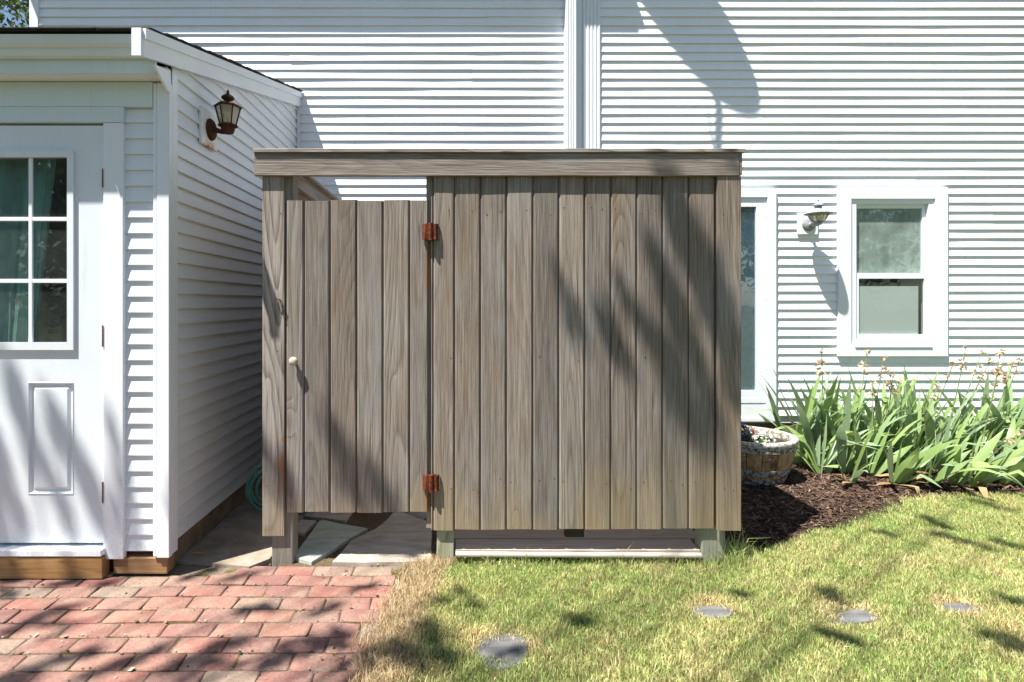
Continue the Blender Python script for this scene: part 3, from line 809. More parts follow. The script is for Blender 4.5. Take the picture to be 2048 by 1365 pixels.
# roof deck and shingles (ends seen along the rake and the eave)
rd = MB(); rd.prism([(2.545, zr(2.545)+0.1215), (DM-0.01, zr(DM)+0.1215), (DM-0.01, zr(DM)+0.128), (2.545, zr(2.545)+0.128)], 'x', XLS-0.12, -1.38)
roof = obj('roof', rd, M['shingle'], shed)
ns = 17
for i in range(ns):
    y0 = 2.528 + i*(DM-0.02-2.528)/ns; y1 = min(y0 + 0.22, DM-0.012)
    mb = MB(); x = XLS-0.13; k = 0
    while x < -1.37:
        L = random.uniform(0.28, 0.34); x2 = min(x+L, -1.368 + random.uniform(-0.006, 0.012))
        if x2 - x > 0.03:
            e = 0.130 + 0.004 + random.uniform(-0.001, 0.003); yy0 = y0 + random.uniform(-0.006, 0.006)
            sg = -0.006 if (i == 0 and random.random() < 0.4) else 0
            mb.prism([(yy0, zr(yy0)+e+sg), (y1, zr(y1)+0.1295), (y1, zr(y1)+0.132), (yy0, zr(yy0)+e+0.005+sg)], 'x', x, x2-0.004)
        x = x + L
        if x > -1.42: break
    obj('shingle_course', mb, M['shingle'], roof)
# base: sill lumber, foundation
bs = MB(); bs.box(XLS, SX(213), DS-0.03, YSW, SZ(1153), SZ(1110), 0.004); obj('sill_beam', bs, M['lumber'], shed)
bs = MB(); bs.box(XLS, SX(222), DS+0.0, YSW, 0.008, SZ(1153)-0.001, 0.003); obj('base_beam', bs, M['lumber'], shed)
bs = MB(); bs.box(SX(223), -1.415, DS+0.012, YSW+0.05, 0.008, SZ(1118), 0.004); obj('corner_block', bs, M['lumber'], shed)
fd = MB(); fd.box(XLS+0.05, -1.436, YSW+0.06, DM-0.01, -0.04, 0.125); obj('foundation', fd, M['concrete_found'], shed)
sp_ = MB(); sp_.box(XW-0.02, -1.4295, 2.83, DM-0.03, 0.02, zb3+0.004); obj('skirt_board', sp_, M['concrete_found'], shed)

# the glazed door
door = obj('entry_door', MB().box(DRX0, DRX1, DS+0.02, DS+0.021, DRZ0, DRZ0+0.01), M['doorpaint'], shed, at=((DRX0+DRX1)/2, DS, DRZ0))
wx0, wx1, wz0, wz1 = SX(-104), SX(136), SZ(687), SZ(313)
PN = []
for a, b in ((-113, -20), (52, 145)): PN.append((SX(a), SX(b), SZ(991), SZ(765)))
slab = MB(); YD = DS+0.012
for a, b, c, d in cells(DRX0, DRX1, DRZ0, DRZ1, [(wx0, wx1, wz0, wz1)] + PN): slab.box(a, b, YD, YD+0.04, c, d)
obj('door_slab', slab, M['doorpaint'], door)
obj('window_moulding', frame(wx0-0.026, wx1+0.026, wz0-0.032, wz1+0.026, 0.03, 0.03, 0.036, 0.03, YD-0.014, YD-0.0005), M['doorpaint'], door)
cwid, chgt = (wx1-wx0)/3, (wz1-wz0)/3
mu = MB()
for i in (1, 2):
    mu.box(wx0+i*cwid-0.0095, wx0+i*cwid+0.0095, YD+0.002, YD+0.012, wz0, wz1, 0.002)
obj('muntin', mu, M['trim'], door)
mu = MB()
for i in (1, 2):
    mu.box(wx0, wx1, YD+0.003, YD+0.0115, wz0+i*chgt-0.0095, wz0+i*chgt+0.0095, 0.002)
obj('muntin', mu, M['trim'], door)
for i in range(3):
    for j in range(3):
        gp = MB(); gp.box(wx0+i*cwid+0.002, wx0+(i+1)*cwid-0.002, YD+0.016, YD+0.019, wz0+j*chgt+0.002, wz0+(j+1)*chgt-0.002); obj('pane', gp, M['glass'], door)
for (a, b, c, d) in PN:
    mb = MB()
    # moulded groove then a raised field
    rings_ = [(0.0, 0.0), (0.004, -0.003), (0.012, 0.010), (0.022, 0.011), (0.034, 0.001), (0.05, 0.0005)]
    for inset, dep in rings_:
        mb.v += [(a+inset, YD+dep, c+inset), (b-inset, YD+dep, c+inset), (b-inset, YD+dep, d-inset), (a+inset, YD+dep, d-inset)]
    for k in range(len(rings_)-1):
        for q in range(4):
            q2 = (q+1) % 4; mb.f.append((4*k+q, 4*k+q2, 4*k+4+q2, 4*k+4+q))
    n_ = 4*(len(rings_)-1); mb.f.append((n_, n_+1, n_+2, n_+3))
    obj('raised_panel', mb, M['doorpaint'], door)
for py0, py1 in ((338, 376), (651, 694), (964, 1006)):
    hg = MB(); hg.tube([(SX(206.2), DS-0.004, SZ(py1)), (SX(206.2), DS-0.004, SZ(py0))], 0.0034, 8); obj('hinge', hg, M['darkmetal'], door)
th = MB(); th.box(DRX0, SX(211), DS-0.034, YSW+0.06, SZ(1108), SZ(1095), 0.003); obj('threshold', th, M['trim'], shed)
cu = MB()
for i in range(25):
    t = i/24; x = wx0-0.05 + (cwid*1.9)*t
    yv = YD+0.14+0.018*math.sin(i*1.7)
    xt = x; xb_ = wx0-0.05 + (x-wx0+0.05)*0.999
    cu.v += [(xb_+0.02*math.sin(i), yv, wz0+0.25-0.5*t if False else wz0-0.1), (xt+0.10*t, yv, wz1+0.06)]
for i in range(24): cu.f.append((2*i, 2*i+2, 2*i+3, 2*i+1))
obj('curtain', cu, M['curtain'], door)

# ================================================================== THE OUTDOOR SHOWER
sho = tag(empty('outdoor_shower', (0.2, 3.8, 0.0)), 'weathered cedar plank outdoor shower enclosure with a door on rusty hinges', 'shower')
def BX(px): return PX(px, DB)
def BZ(py): return PZ(py, DB)
XBL, XBR = BX(524), BX(1480)
YBK = 4.70
def plank(x0, x1, z0, z1, y, th=0.019, m='cedar', name='plank', parent=None, tong=True, ch=0.007, seed=0):
    r_ = random.Random(int((x0*977+z0*131+seed)*1000))
    g_ = 0.0026
    mb = MB(); a, b = x0+g_, x1-g_
    if tong: poly = [(a+ch, 0), (b-ch, 0), (b, ch*0.9), (b, th*0.7), (x1+0.0046, th*0.72), (x1+0.0046, th), (x0+0.0050, th), (x0+0.0050, th*0.72), (a, th*0.7), (a, ch*0.9)]
    else: poly = [(a+0.002, 0), (b-0.002, 0), (b, 0.002), (b, th), (a, th), (a, 0.002)]
    n = len(poly); k = 9
    cup = r_.uniform(-0.0012, 0.0012); bow = r_.uniform(-0.0015, 0.0015); tw = r_.uniform(-0.0016, 0.0016)
    t0 = r_.uniform(-0.0025, 0.0025); b0 = r_.uniform(-0.003, 0.003)
    bt = r_.uniform(-0.0015, 0.0015)
    for i in range(k+1):
        t = i/k; z = z0 + (z1-z0)*t
        for (px, py) in poly:
            s = (px-x0)/(x1-x0)*2-1
            dz = (b0 + bt*s) if i == 0 else (t0 + bt*s if i == k else 0)
            dy = bow*math.sin(t*math.pi*1.3) + tw*s*(t-0.5)
            mb.v.append((px, y+py+dy, z+dz))
    for i in range(k):
        for j in range(n):
            j2 = (j+1) % n; mb.f.append((i*n+j, i*n+j2, (i+1)*n+j2, (i+1)*n+j))
    mb.f += [tuple(range(n))[::-1], tuple(k*n+j for j in range(n))]
    po = obj(name, mb, M[m], parent or sho)
    if x1 - x0 > 0.06:
        nb = MB()
        for zn in (0.405, 1.045, 1.765):
            if z0 + 0.05 < zn < z1 - 0.05:
                for s in (0.25, 0.75):
                    if r_.random() < 0.4:
                        nb.lathe([(0.0026, 0.002), (0.0026, -0.0008), (0.0010, -0.0012)], (x0+(x1-x0)*s + r_.uniform(-.012,.012), y - 0.0004, zn + r_.uniform(-.03,.03)), 7, 'y')
        if nb.v and parent is None: tag(obj('nail_heads', nb, M['bronze'], po), kind='stuff')
    return po
ZB0, ZT = BZ(1059), BZ(320)
edges = [866, 909, 961, 1013, 1066, 1118, 1170, 1222, 1274, 1326, 1378, 1431]
for i, (a, b) in enumerate(zip(edges, edges[1:])):
    plank(BX(a), BX(b), BZ(1060.5 - i*0.2), ZT, DB+0.001*((i*7) % 3), name='plank', seed=i)
plank(BX(861), BX(866), BZ(1061), ZT, DB+0.004, 0.015, tong=False, name='jamb_strip')
plank(BX(1431), XBR, BZ(1059), BZ(354), DB-0.019, 0.019, tong=False, name='corner_board')
plank(BX(524), BX(570), BZ(1072), BZ(340), DB-0.003, 0.021, m='cedar_rust_post', tong=False, name='corner_board')
# posts
def post(px0, px1, y0, z0, z1, m, dy=0.09, name='post'):
    mb = MB(); mb.box(BX(px0), BX(px1), y0, y0+dy, z0, z1, 0.004); return obj(name, mb, M[m], sho)
post(541, 584, DB+0.019, -0.03, BZ(322), 'post')
plank(BX(851), BX(872), BZ(1060), BZ(322), DB+0.0235, 0.03, tong=False, name='jamb', m='post')
post(873, 908, DB+0.022, -0.03, BZ(330), 'green_post')
post(1407, 1455, DB+0.022, -0.03, BZ(322), 'green_post')
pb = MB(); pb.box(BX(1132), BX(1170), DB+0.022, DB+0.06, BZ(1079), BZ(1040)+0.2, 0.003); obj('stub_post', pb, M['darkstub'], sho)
for px in (-0.96, 1.30):
    mb = MB(); mb.box(px-0.04, px+0.05, YBK-0.09, YBK, -0.03, BZ(322), 0.004); obj('post', mb, M['post'], sho)
# back rails behind the planks
for z in (0.36, 1.0, 1.72):
    mb = MB(); mb.box(BX(909), BX(1406), DB+0.0225, DB+0.06, z, z+0.09, 0.003); obj('rail', mb, M['cedar_x'], sho)
# header, end cap, top cap
hb = MB(); k = 24
hz0, hz1 = BZ(354), BZ(309.5)
for i in range(k+1):
    t = i/k; x = BX(512) + (BX(1473)-BX(512))*t
    wz = 0.0018*mnoise.noise((x*1.7, 3, 0)); sag = -0.004*math.sin(t*math.pi)
    for (yy, zz) in ((DB-0.026, hz0+0.002), (DB-0.024, hz0), (DB-0.0035, hz0), (DB-0.0035, hz1), (DB-0.026, hz1)):
        hb.v.append((x, yy + 0.0015*mnoise.noise((x*2, 7, 1)), zz + (wz if zz < hz0+0.01 else sag*0.3)))
for i in range(k):
    for j in range(5):
        j2 = (j+1) % 5; hb.f.append((i*5+j, i*5+j2, (i+1)*5+j2, (i+1)*5+j))
hb.f += [(0,1,2,3,4), tuple(k*5+j for j in (4,3,2,1,0))]
header = obj('header_board', hb, M['cedar_x'], sho)
hb = MB(); hb.box(BX(1474.5), BX(1480.5), DB-0.022, YBK+0.02, hz0+0.004, hz1, 0.002); obj('side_header', hb, M['cedar_y'], sho)
hb = MB(); hb.box(BX(516), BX(516)+0.018, DB-0.003, YBK+0.02, hz0+0.01, hz1, 0.002); obj('side_header', hb, M['cedar_y'], sho)
def capb(x0, x1, y0, y1, m, ax):
    mb = MB(); mb.box(x0, x1, y0, y1, BZ(308.6), BZ(301.2), 0.002); return obj('top_cap', mb, M[m], sho)
capb(BX(511), BX(1484), DB-0.037, DB+0.10, 'cedar_x', 0)
capb(BX(511), BX(511)+0.13, DB+0.101, YBK+0.03, 'cedar_y', 1)
capb(BX(1484)-0.13, BX(1484), DB+0.101, YBK+0.03, 'cedar_y', 1)
# side walls of planks, inner rails
def side_wall(x, m, zlow, inner):
    y = DB+0.002 if x > 0 else DB+0.0195
    i = 0
    while y < YBK-0.02:
        y1 = min(y+0.131, YBK)
        mb = MB(); mb.box(x-0.0095, x+0.0095, y+0.001, y1-0.001, zlow, BZ(322), 0.003)
        obj('side_plank', mb, M[m], sho); y = y1; i += 1
side_wall(XBL+0.012, 'cedar_in', BZ(1062), 1)
side_wall(XBR-0.012, 'cedar_in', BZ(1060), 0)
for zz in (hz0+0.03, 0.30):
    mb = MB(); mb.box(XBL+0.022, XBL+0.06, DB+0.112, YBK-0.092, zz, zz+0.115 if zz > 1 else zz+0.09, 0.003); obj('rail', mb, M['cedar_y'], sho)
    mb = MB(); mb.box(XBR-0.06, XBR-0.022, DB+0.114, YBK-0.092, zz, zz+0.09, 0.003); obj('rail', mb, M['cedar_y'], sho)
# the plank door
dyd = DB+0.0015
dm = MB(); dm.box(BX(590), BX(850), DB+0.0225, DB+0.045, BZ(480), BZ(450), 0.003); dm.box(BX(590), BX(850), DB+0.0225, DB+0.045, BZ(970), BZ(940), 0.003)
sdoor = obj('shower_door', dm, M['cedar_x'], sho)
de = [571.5, 608, 660, 713, 766, 819, 857.5]
for i, (a, b) in enumerate(zip(de, de[1:])):
    plank(BX(a), BX(b), BZ(1025.5), BZ(401), dyd + 0.001*(i % 2), name='door_plank', parent=sdoor, seed=40+i, m='cedar_rust_door' if i == 5 else 'cedar')
kx, kz = BX(590), BZ(722)
kb = MB(); kb.lathe([(0.004, 0.0), (0.0075, -0.002), (0.008, -0.012), (0.011, -0.018), (0.019, -0.022), (0.0225, -0.031), (0.019, -0.041), (0.008, -0.046)], (kx, dyd, kz), 18, 'y')
obj('knob', kb, M['knobwood'], sdoor, smooth=True)
# bent rusty hinges: two leaves standing off the wood with a barrel between
def hinge(px, py):
    x, z = BX(px), BZ(py); h = 0.039; y = DB-0.004
    mb = MB()
    for s, wd in ((-1, 0.032), (1, 0.030)):
        xx = x + s*0.010
        mb.prism([(xx, y-0.022), (xx+s*wd*0.55, y-0.026), (xx+s*wd, y-0.008), (xx+s*wd, y), (xx+s*wd-s*0.004, y), (xx+s*wd-s*0.004, y-0.009), (xx+s*wd*0.5, y-0.0225), (xx, y-0.018)], 'z', z-h, z+h)
    ho = obj('hinge', mb, M['rust'], sho)
    hb_ = MB(); hb_.tube([(x, y-0.024, z-h-0.004), (x, y-0.024, z+h+0.004)], 0.010, 12); obj('hinge_barrel', hb_, M['rust'], ho)
    lf = MB(); lf.box(x-0.026, x+0.026, y-0.0026, y+0.0015, z-h, z+h); obj('hinge_leaf', lf, M['rust'], ho)
    for s in (-1, 1):
        for q in (-0.6, 0, 0.6):
            sc_ = MB(); sc_.lathe([(0.0045, 0), (0.0045, -0.003), (0.002, -0.004)], (x+s*0.0195, y-0.0027, z+q*h), 8, 'y'); obj('screw', sc_, M['bronze'], ho)
hinge(861.5, 465); hinge(863, 964)
# latch nail with a dangling loop on the left board
nl = MB(); nl.tube([(BX(560), DB-0.0045, BZ(599)), (BX(556), DB-0.026, BZ(598))], 0.003, 6); nl.tube([(BX(553), DB-0.026, BZ(598)), (BX(563), DB-0.025, BZ(599.5))], 0.003, 6)
lat = obj('latch_nail', nl, M['rust'], sho)
lp = MB(); pts = []
for i in range(17):
    a = i/16*2*math.pi; pts.append((BX(561.5) + 0.009*math.sin(a) + 0.006*(1-math.cos(a)), DB-0.012+0.004*math.sin(a), BZ(600) - 0.037*(1-math.cos(a))))
lp.tube(pts, 0.0016, 5, cap=False); obj('latch_loop', lp, M['black'], lat)
# deck inside: boards running along X, rounded white nosing in front
deck = tag(empty('shower_deck', (0.6, 3.0, 0.0)), 'low grey plank deck under the shower enclosure with white pipe edging', 'deck')
y = DB+0.03; zt = 0.062; i = 0
while y < YBK-0.1:
    x0 = BX(910); x1 = BX(1405)+0.0 if y < DB+0.1 else 1.27
    if y < DB+0.11: x1 = BX(1406)
    mb = MB(); mb.box(x0 if y < DB+0.1 else -0.08, x1, y, y+0.136, zt-0.025, zt, 0.003)
    obj('deck_board', mb, M['deck'], deck); y += 0.141; i += 1
nz = MB(); nz.tube([(BX(911), DB+0.010, zt-0.014), (BX(1404), DB+0.010, zt-0.020)], 0.0135, 14); obj('nosing_pipe', nz, M['pvc'], deck, smooth=False)
for xx in (0.25, 0.75, 1.1):
    jb = MB(); jb.box(xx, xx+0.04, DB+0.04, YBK-0.1, -0.03, zt-0.026); obj('joist', jb, M['post'], deck)

# ================================================================== LANTERNS
def lantern_left():
    d0 = 3.19; xw = -1.4165; zc = 2.272; yc = d0
    t = tag(empty('wall_lantern', (xw, yc, zc)), 'rusty brown wall lantern with tapered glass panes on the addition side wall', 'wall lamp')
    b = MB(); b.box(xw-0.004, xw+0.016, yc-0.095, yc+0.095, zc-0.10, zc+0.10, 0.004); mblock = obj('mounting_block', b, M['rustblock'], t)
    p = MB(); p.lathe([(0.060, 0.0165), (0.060, 0.022), (0.052, 0.032), (0.030, 0.040), (0.022, 0.044)], (xw, yc+0.005, zc-0.0), 20, 'x'); obj('back_plate', p, M['bronze'], t, smooth=True)
    lx = xw+0.115; ly = yc
    a = MB(); a.tube([(xw+0.04, yc, zc), (xw+0.075, yc, zc-0.012), (lx, ly, zc-0.01)], [0.016, 0.013, 0.018], 10)
    a.lathe([(0.012, -0.022), (0.030, -0.015), (0.036, 0.0), (0.036, 0.018), (0.052, 0.022), (0.052, 0.027)], (lx, ly, zc-0.004), 16); obj('arm', a, M['bronze'], t)
    zb_, zt_ = zc+0.024, zc+0.125; rb, rt = 0.042, 0.066
    fr_ = MB()
    for k in range(6):
        an = R(60*k+15)
        fr_.tube([(lx+rb*math.cos(an), ly+rb*math.sin(an), zb_), (lx+rt*math.cos(an), ly+rt*math.sin(an), zt_)], 0.0042, 6)
    fr_.lathe([(rb, 0), (rb+0.004, 0.002), (rb, 0.006)], (lx, ly, zb_-0.001), 6, phase=R(15), caps=False)
    obj('cage', fr_, M['bronze'], t)
    for k in range(6):
        a0, a1 = R(60*k+15), R(60*k+75)
        g_ = MB(); f_ = 0.97
        g_.add([(lx+rb*f_*math.cos(a0), ly+rb*f_*math.sin(a0), zb_+0.004), (lx+rb*f_*math.cos(a1), ly+rb*f_*math.sin(a1), zb_+0.004), (lx+rt*f_*math.cos(a1), ly+rt*f_*math.sin(a1), zt_-0.002), (lx+rt*f_*math.cos(a0), ly+rt*f_*math.sin(a0), zt_-0.002)], [(0,1,2,3)])
        obj('pane', g_, M['lamp_glass'], t)
    tp = MB(); tp.lathe([(rt+0.008, -0.004), (rt+0.010, 0.002), (0.05, 0.018), (0.020, 0.026), (0.014, 0.034)], (lx, ly, zt_), 6, phase=R(15))
    tp.lathe([(0.012, 0.030), (0.028, 0.040), (0.036, 0.049), (0.031, 0.058), (0.012, 0.070), (0.006, 0.078), (0.007, 0.086), (0.002, 0.096)], (lx, ly, zt_), 16); obj('cap', tp, M['bronze'], t)
    bl = MB(); bl.lathe([(0.008, 0), (0.010, 0.03), (0.024, 0.065), (0.020, 0.085), (0.004, 0.095)], (lx, ly, zb_+0.002), 12); obj('bulb', bl, M['lamp_glass'], t, smooth=True)
def rustblock():
    t = NT('rust_streaked_block'); oc = t.objco()
    z = t.n('SeparateXYZ', {0: oc}, 2)
    y = t.n('SeparateXYZ', {0: oc}, 1)
    n = t.noise(oc, 28, 4, 0.7)
    m = t.math('MULTIPLY', t.mapr(z, 0.055, 0.0), t.mapr(t.math('ABSOLUTE', t.math('SUBTRACT', y, 0.0)), 0.09, 0.0))
    m = t.math('MULTIPLY', m, t.mapr(n, 0.3, 0.62))
    c = t.mix(t.math('MULTIPLY', m, 1.5, True), (0.74, 0.75, 0.74), (0.46, 0.15, 0.035))
    return t.done(t.bsdf(c, 0.5))
M['rustblock'] = rustblock()
lantern_left()
def lantern_right():
    xb_, zb_ = MX(1612.5), MZ(449); yw = DM-0.0085
    t = tag(empty('wall_lantern', (xb_, yw, zb_)), 'small grey metal wall lantern with a flared cap between storm door and window', 'wall lamp')
    b = MB(); b.box(xb_-0.088, xb_+0.088, yw-0.018, yw+0.001, zb_-0.092, zb_+0.092, 0.005); obj('mounting_block', b, M['trim'], t)
    p = MB(); p.lathe([(0.058, -0.0185), (0.056, -0.024), (0.040, -0.034), (0.018, -0.040)], (xb_+0.005, yw, zb_-0.005), 20, 'y'); obj('back_plate', p, M['pewter'], t, smooth=True)
    lx, ly = PX(1636, 4.755), yw-0.185; z0 = PZ(448, 4.755)
    a = MB(); a.tube([(xb_+0.005, yw-0.036, zb_-0.005), (xb_+0.0, yw-0.09, zb_-0.02), (lx, ly, z0-0.006)], [0.014, 0.012, 0.014], 10)
    a.lathe([(0.008, -0.014), (0.026, -0.008), (0.030, 0.004), (0.034, 0.012), (0.020, 0.016)], (lx, ly, z0), 16); obj('arm', a, M['pewter'], t)
    bowl = MB(); bowl.lathe([(0.034, 0.016), (0.056, 0.034), (0.072, 0.066), (0.076, 0.080)], (lx, ly, z0), 8, caps=False); obj('glass_bowl', bowl, M['lamp_glass'], t)
    rb_ = MB()
    for k in range(8):
        an = 2*math.pi*k/8
        rb_.tube([(lx+r_*math.cos(an), ly+r_*math.sin(an), z0+h) for r_, h in ((0.034, 0.015), (0.0575, 0.034), (0.0735, 0.066), (0.077, 0.081))], 0.0032, 5)
    obj('cage', rb_, M['pewter'], t)
    c = MB(); c.lathe([(0.080, 0.080), (0.102, 0.079), (0.104, 0.084), (0.078, 0.098), (0.048, 0.116), (0.030, 0.126), (0.026, 0.140), (0.044, 0.150), (0.042, 0.156), (0.018, 0.172), (0.007, 0.182), (0.010, 0.192), (0.002, 0.208)], (lx, ly, z0), 24); obj('cap', c, M['pewter'], t)
    bl = MB(); bl.lathe([(0.008, 0.012), (0.010, 0.03), (0.022, 0.05), (0.018, 0.07), (0.004, 0.076)], (lx, ly, z0), 12); obj('bulb', bl, M['lamp_glass'], t, smooth=True)
lantern_right()

# satellite dish on the eave corner, above the frame: throws the round shadow on the wall
ds = tag(empty('satellite_dish', (1.10, 4.66, ZE+0.1)), 'grey satellite dish on a mast at the corner of the eave', 'satellite dish')
C0 = Vector((1.13, 4.345, 5.82))
mp = MB(); mp.tube([(1.06, 4.72, ZE+0.20), (1.07, 4.70, ZE+0.9), (1.11, 4.42, 5.80)], 0.021, 10); obj('mast', mp, M['dishgrey'], ds)
arm = MB(); arm.tube([(1.17, 4.10, 5.72), (1.215, 4.145, 5.05)], 0.022, 8); arm.tube([(1.13, 4.2, 5.76), (1.17, 4.10, 5.72)], 0.022, 8); arm.tube([(1.12, 4.13, 5.60), (1.19, 4.145, 5.08)], 0.004, 6); arm.tube([(1.10, 4.13, 5.56), (1.20, 4.145, 5.06)], 0.004, 6); obj('feed_arm', arm, M['dishgrey'], ds)
u1 = Vector((0.30, 0.05, -0.007)); u2 = Vector((0.276, -0.311, 0.0076)); dn = u1.cross(u2).normalized()
if dn.z < 0: dn = -dn
dd = MB()
rgs = [(0.07, -0.05), (0.4, -0.042), (0.7, -0.026), (1.0, 0.0)]
for r_, h in rgs:
    for k in range(32):
        a = 2*math.pi*k/32; dd.v.append(tuple(C0 + (u1*math.cos(a)+u2*math.sin(a))*r_ + dn*h))
for i in range(3):
    for k in range(32):
        k2 = (k+1) % 32; dd.f.append((i*32+k, i*32+k2, (i+1)*32+k2, (i+1)*32+k))
dd.f.append(tuple(range(32)))
obj('reflector', dd, M['dishgrey'], ds, smooth=True)

# ================================================================== SMALL THINGS
# garden hose coil leaning on the shower's left wall
hs = MB(); pts = []
c0 = Vector((-1.135, 3.50, 0.20)); e1 = Vector((0.95, 0.30, 0.0)).normalized(); e2 = Vector((0.16, -0.10, 1)).normalized(); e3 = e1.cross(e2)
for i in range(120):
    a = i/119*2*math.pi*3.6 + 1.0
    r_ = 0.172 - 0.020*math.floor(a/(2*math.pi)) + 0.008*math.sin(a*1.3)
    pts.append(c0 + e1*math.cos(a)*r_ + e2*math.sin(a)*r_*1.0 + e3*(0.012*math.sin(a*0.7) + 0.006*i/20-0.015))
pts += [Vector((-1.10, 3.62, 0.028)), Vector((-1.16, 3.8, 0.026)), Vector((-1.22, 4.1, 0.026)), Vector((-1.2, 4.6, 0.026))]
hs.tube(pts, 0.0105, 8)
tag(obj('garden_hose', hs, M['hose'], smooth=True), 'coiled green garden hose leaning in the passage by the shower wall', 'hose')
wc = MB(); x, y = GP(396, 1113); wc.box(x-0.033, x+0.033, y-0.006, y+0.006, 0.0135, 0.024, 0.002)
tag(obj('wood_scrap', wc, M['lumber']), 'small pale wood scrap lying on the passage slab', 'wood scrap')

# stepping stones in the lawn
def step(px_pts, label, z=0.006):
    z = 0.006
    o = flag(px_pts, M['step'], 'stepping_stone', z, None, 0.05); tag(o, label, 'stepping stone', 'slate stepping stones sunk in the lawn')
step([(948,1308),(962,1278),(1020,1268),(1052,1280),(1055,1310),(1046,1334),(1000,1340),(972,1336)], 'large grey stepping stone with dry grass behind it near the brick patio')
step([(1378,1232),(1392,1217),(1440,1214),(1472,1222),(1460,1236),(1410,1240)], 'pale stepping stone half covered by lawn in front of the shower corner')
step([(1652,1238),(1690,1226),(1722,1219),(1752,1230),(1756,1244),(1708,1250),(1668,1248)], 'dark grey stepping stone in open lawn between two paler ones', 0.018)
step([(1872,1222),(1890,1210),(1930,1208),(1962,1218),(1950,1228),(1900,1230)], 'small pale stepping stone in the lawn farthest from the shower', 0.016)
STEPS = [(GP(1003,1303), 0.115), (GP(1424,1226), 0.085), (GP(1706,1236), 0.10), (GP(1918,1219), 0.08)]

# half barrel planter
bxc, byc = 2.115, 4.24
zb0 = mulch_h(bxc, byc)
HB = 0.315
bar = tag(empty('barrel_planter', (bxc, byc, zb0)), 'half barrel planter with peeling white rim on the mulch behind the shower corner', 'planter')
def barrel_mat():
    t = NT('peeling_barrel'); p = t.pos()
    n = t.noise(p, 26, 5, 0.7); n2 = t.noise(p, 8, 4, 0.6); n3 = t.noise(t.mapping(p, (1, 1, .2)), 60, 3)
    c = t.mix(t.mapr(n3, .3, .7), (0.26, 0.155, 0.075), (0.46, 0.31, 0.17))
    c = t.mix(t.mapr(n2, 0.5, 0.62), c, (0.11, 0.065, 0.035))
    c = t.mix(t.mapr(n, 0.64, 0.66), c, (0.62, 0.66, 0.62))
    return t.done(t.bsdf(c, 0.75, t.bump(n, 0.4, 0.004), 0.3))
def hoop_mat():
    t = NT('peeling_hoop'); p = t.pos(); n = t.noise(p, 34, 5, 0.7); n2 = t.noise(p, 7, 4)
    c = t.mix(t.mapr(n, 0.47, 0.52), (0.07, 0.055, 0.045), (0.33, 0.34, 0.31))
    return t.done(t.bsdf(c, 0.7, t.bump(n, 0.5, 0.004)))
def rim_mat():
    t = NT('flaked_white_rim'); p = t.pos(); n = t.noise(p, 38, 5, 0.7)
    c = t.mix(t.mapr(n, 0.48, 0.55), (0.50, 0.51, 0.48), (0.20, 0.165, 0.125))
    return t.done(t.bsdf(c, 0.7, t.bump(n, 0.5, 0.004)))
M['barrel'] = barrel_mat(); M['hoop'] = hoop_mat(); M['rim'] = rim_mat()
def br_r(h):
    t = h/HB; return 0.222 + 0.062*t + 0.030*math.sin(t*math.pi*0.75)
nst = 18
for k in range(nst):
    a0 = 2*math.pi*k/nst + 0.010; a1 = 2*math.pi*(k+1)/nst - 0.010
    mb = MB(); hh = [0, 0.06, 0.13, 0.2, 0.26, HB-0.02]
    for h in hh:
        r_ = br_r(h)
        for a, rr in ((a0, r_-0.002), ((a0+a1)/2, r_+0.0015), (a1, r_-0.002), (a1, r_-0.022), (a0, r_-0.022)):
            mb.v.append((bxc+rr*math.cos(a), byc+rr*math.sin(a), zb0+h))
    for i in range(len(hh)-1):
        for j in range(5):
            j2 = (j+1) % 5; mb.f.append((i*5+j, i*5+j2, (i+1)*5+j2, (i+1)*5+j))
    mb.f += [(0,1,2,3,4), tuple((len(hh)-1)*5+j for j in (4,3,2,1,0))]
    obj('stave', mb, M['barrel'], bar)
def hoop(h0, h1, m, th=0.006, name='hoop'):
    mb = MB(); mb.lathe([(br_r(h0)-0.001, h0), (br_r(h0)+th, h0+0.001), (br_r(h1)+th, h1-0.001), (br_r(h1)-0.001, h1)], (bxc, byc, zb0), 40, caps=False); obj(name, mb, M[m], bar, smooth=False)
hoop(0.075, 0.118, 'hoop'); hoop(0.012, 0.05, 'hoop', 0.004); hoop(0.245, 0.285, 'hoop')
rm = MB(); rm.lathe([(br_r(HB)-0.030, HB-0.05), (br_r(HB)-0.034, HB-0.004), (br_r(HB)-0.028, HB+0.004), (br_r(HB)+0.006, HB+0.004), (br_r(HB)+0.012, HB-0.004), (br_r(HB)+0.009, HB-0.030), (br_r(HB)-0.004, HB-0.033)], (bxc, byc, zb0), 44, caps=False); obj('rim', rm, M['rim'], bar, smooth=True)
so_ = MB(); so_.lathe([(0.02, HB-0.03), (0.15, HB-0.035), (br_r(HB)-0.029, HB-0.05)], (bxc, byc, zb0), 28); obj('soil', so_, M['soil'], bar)

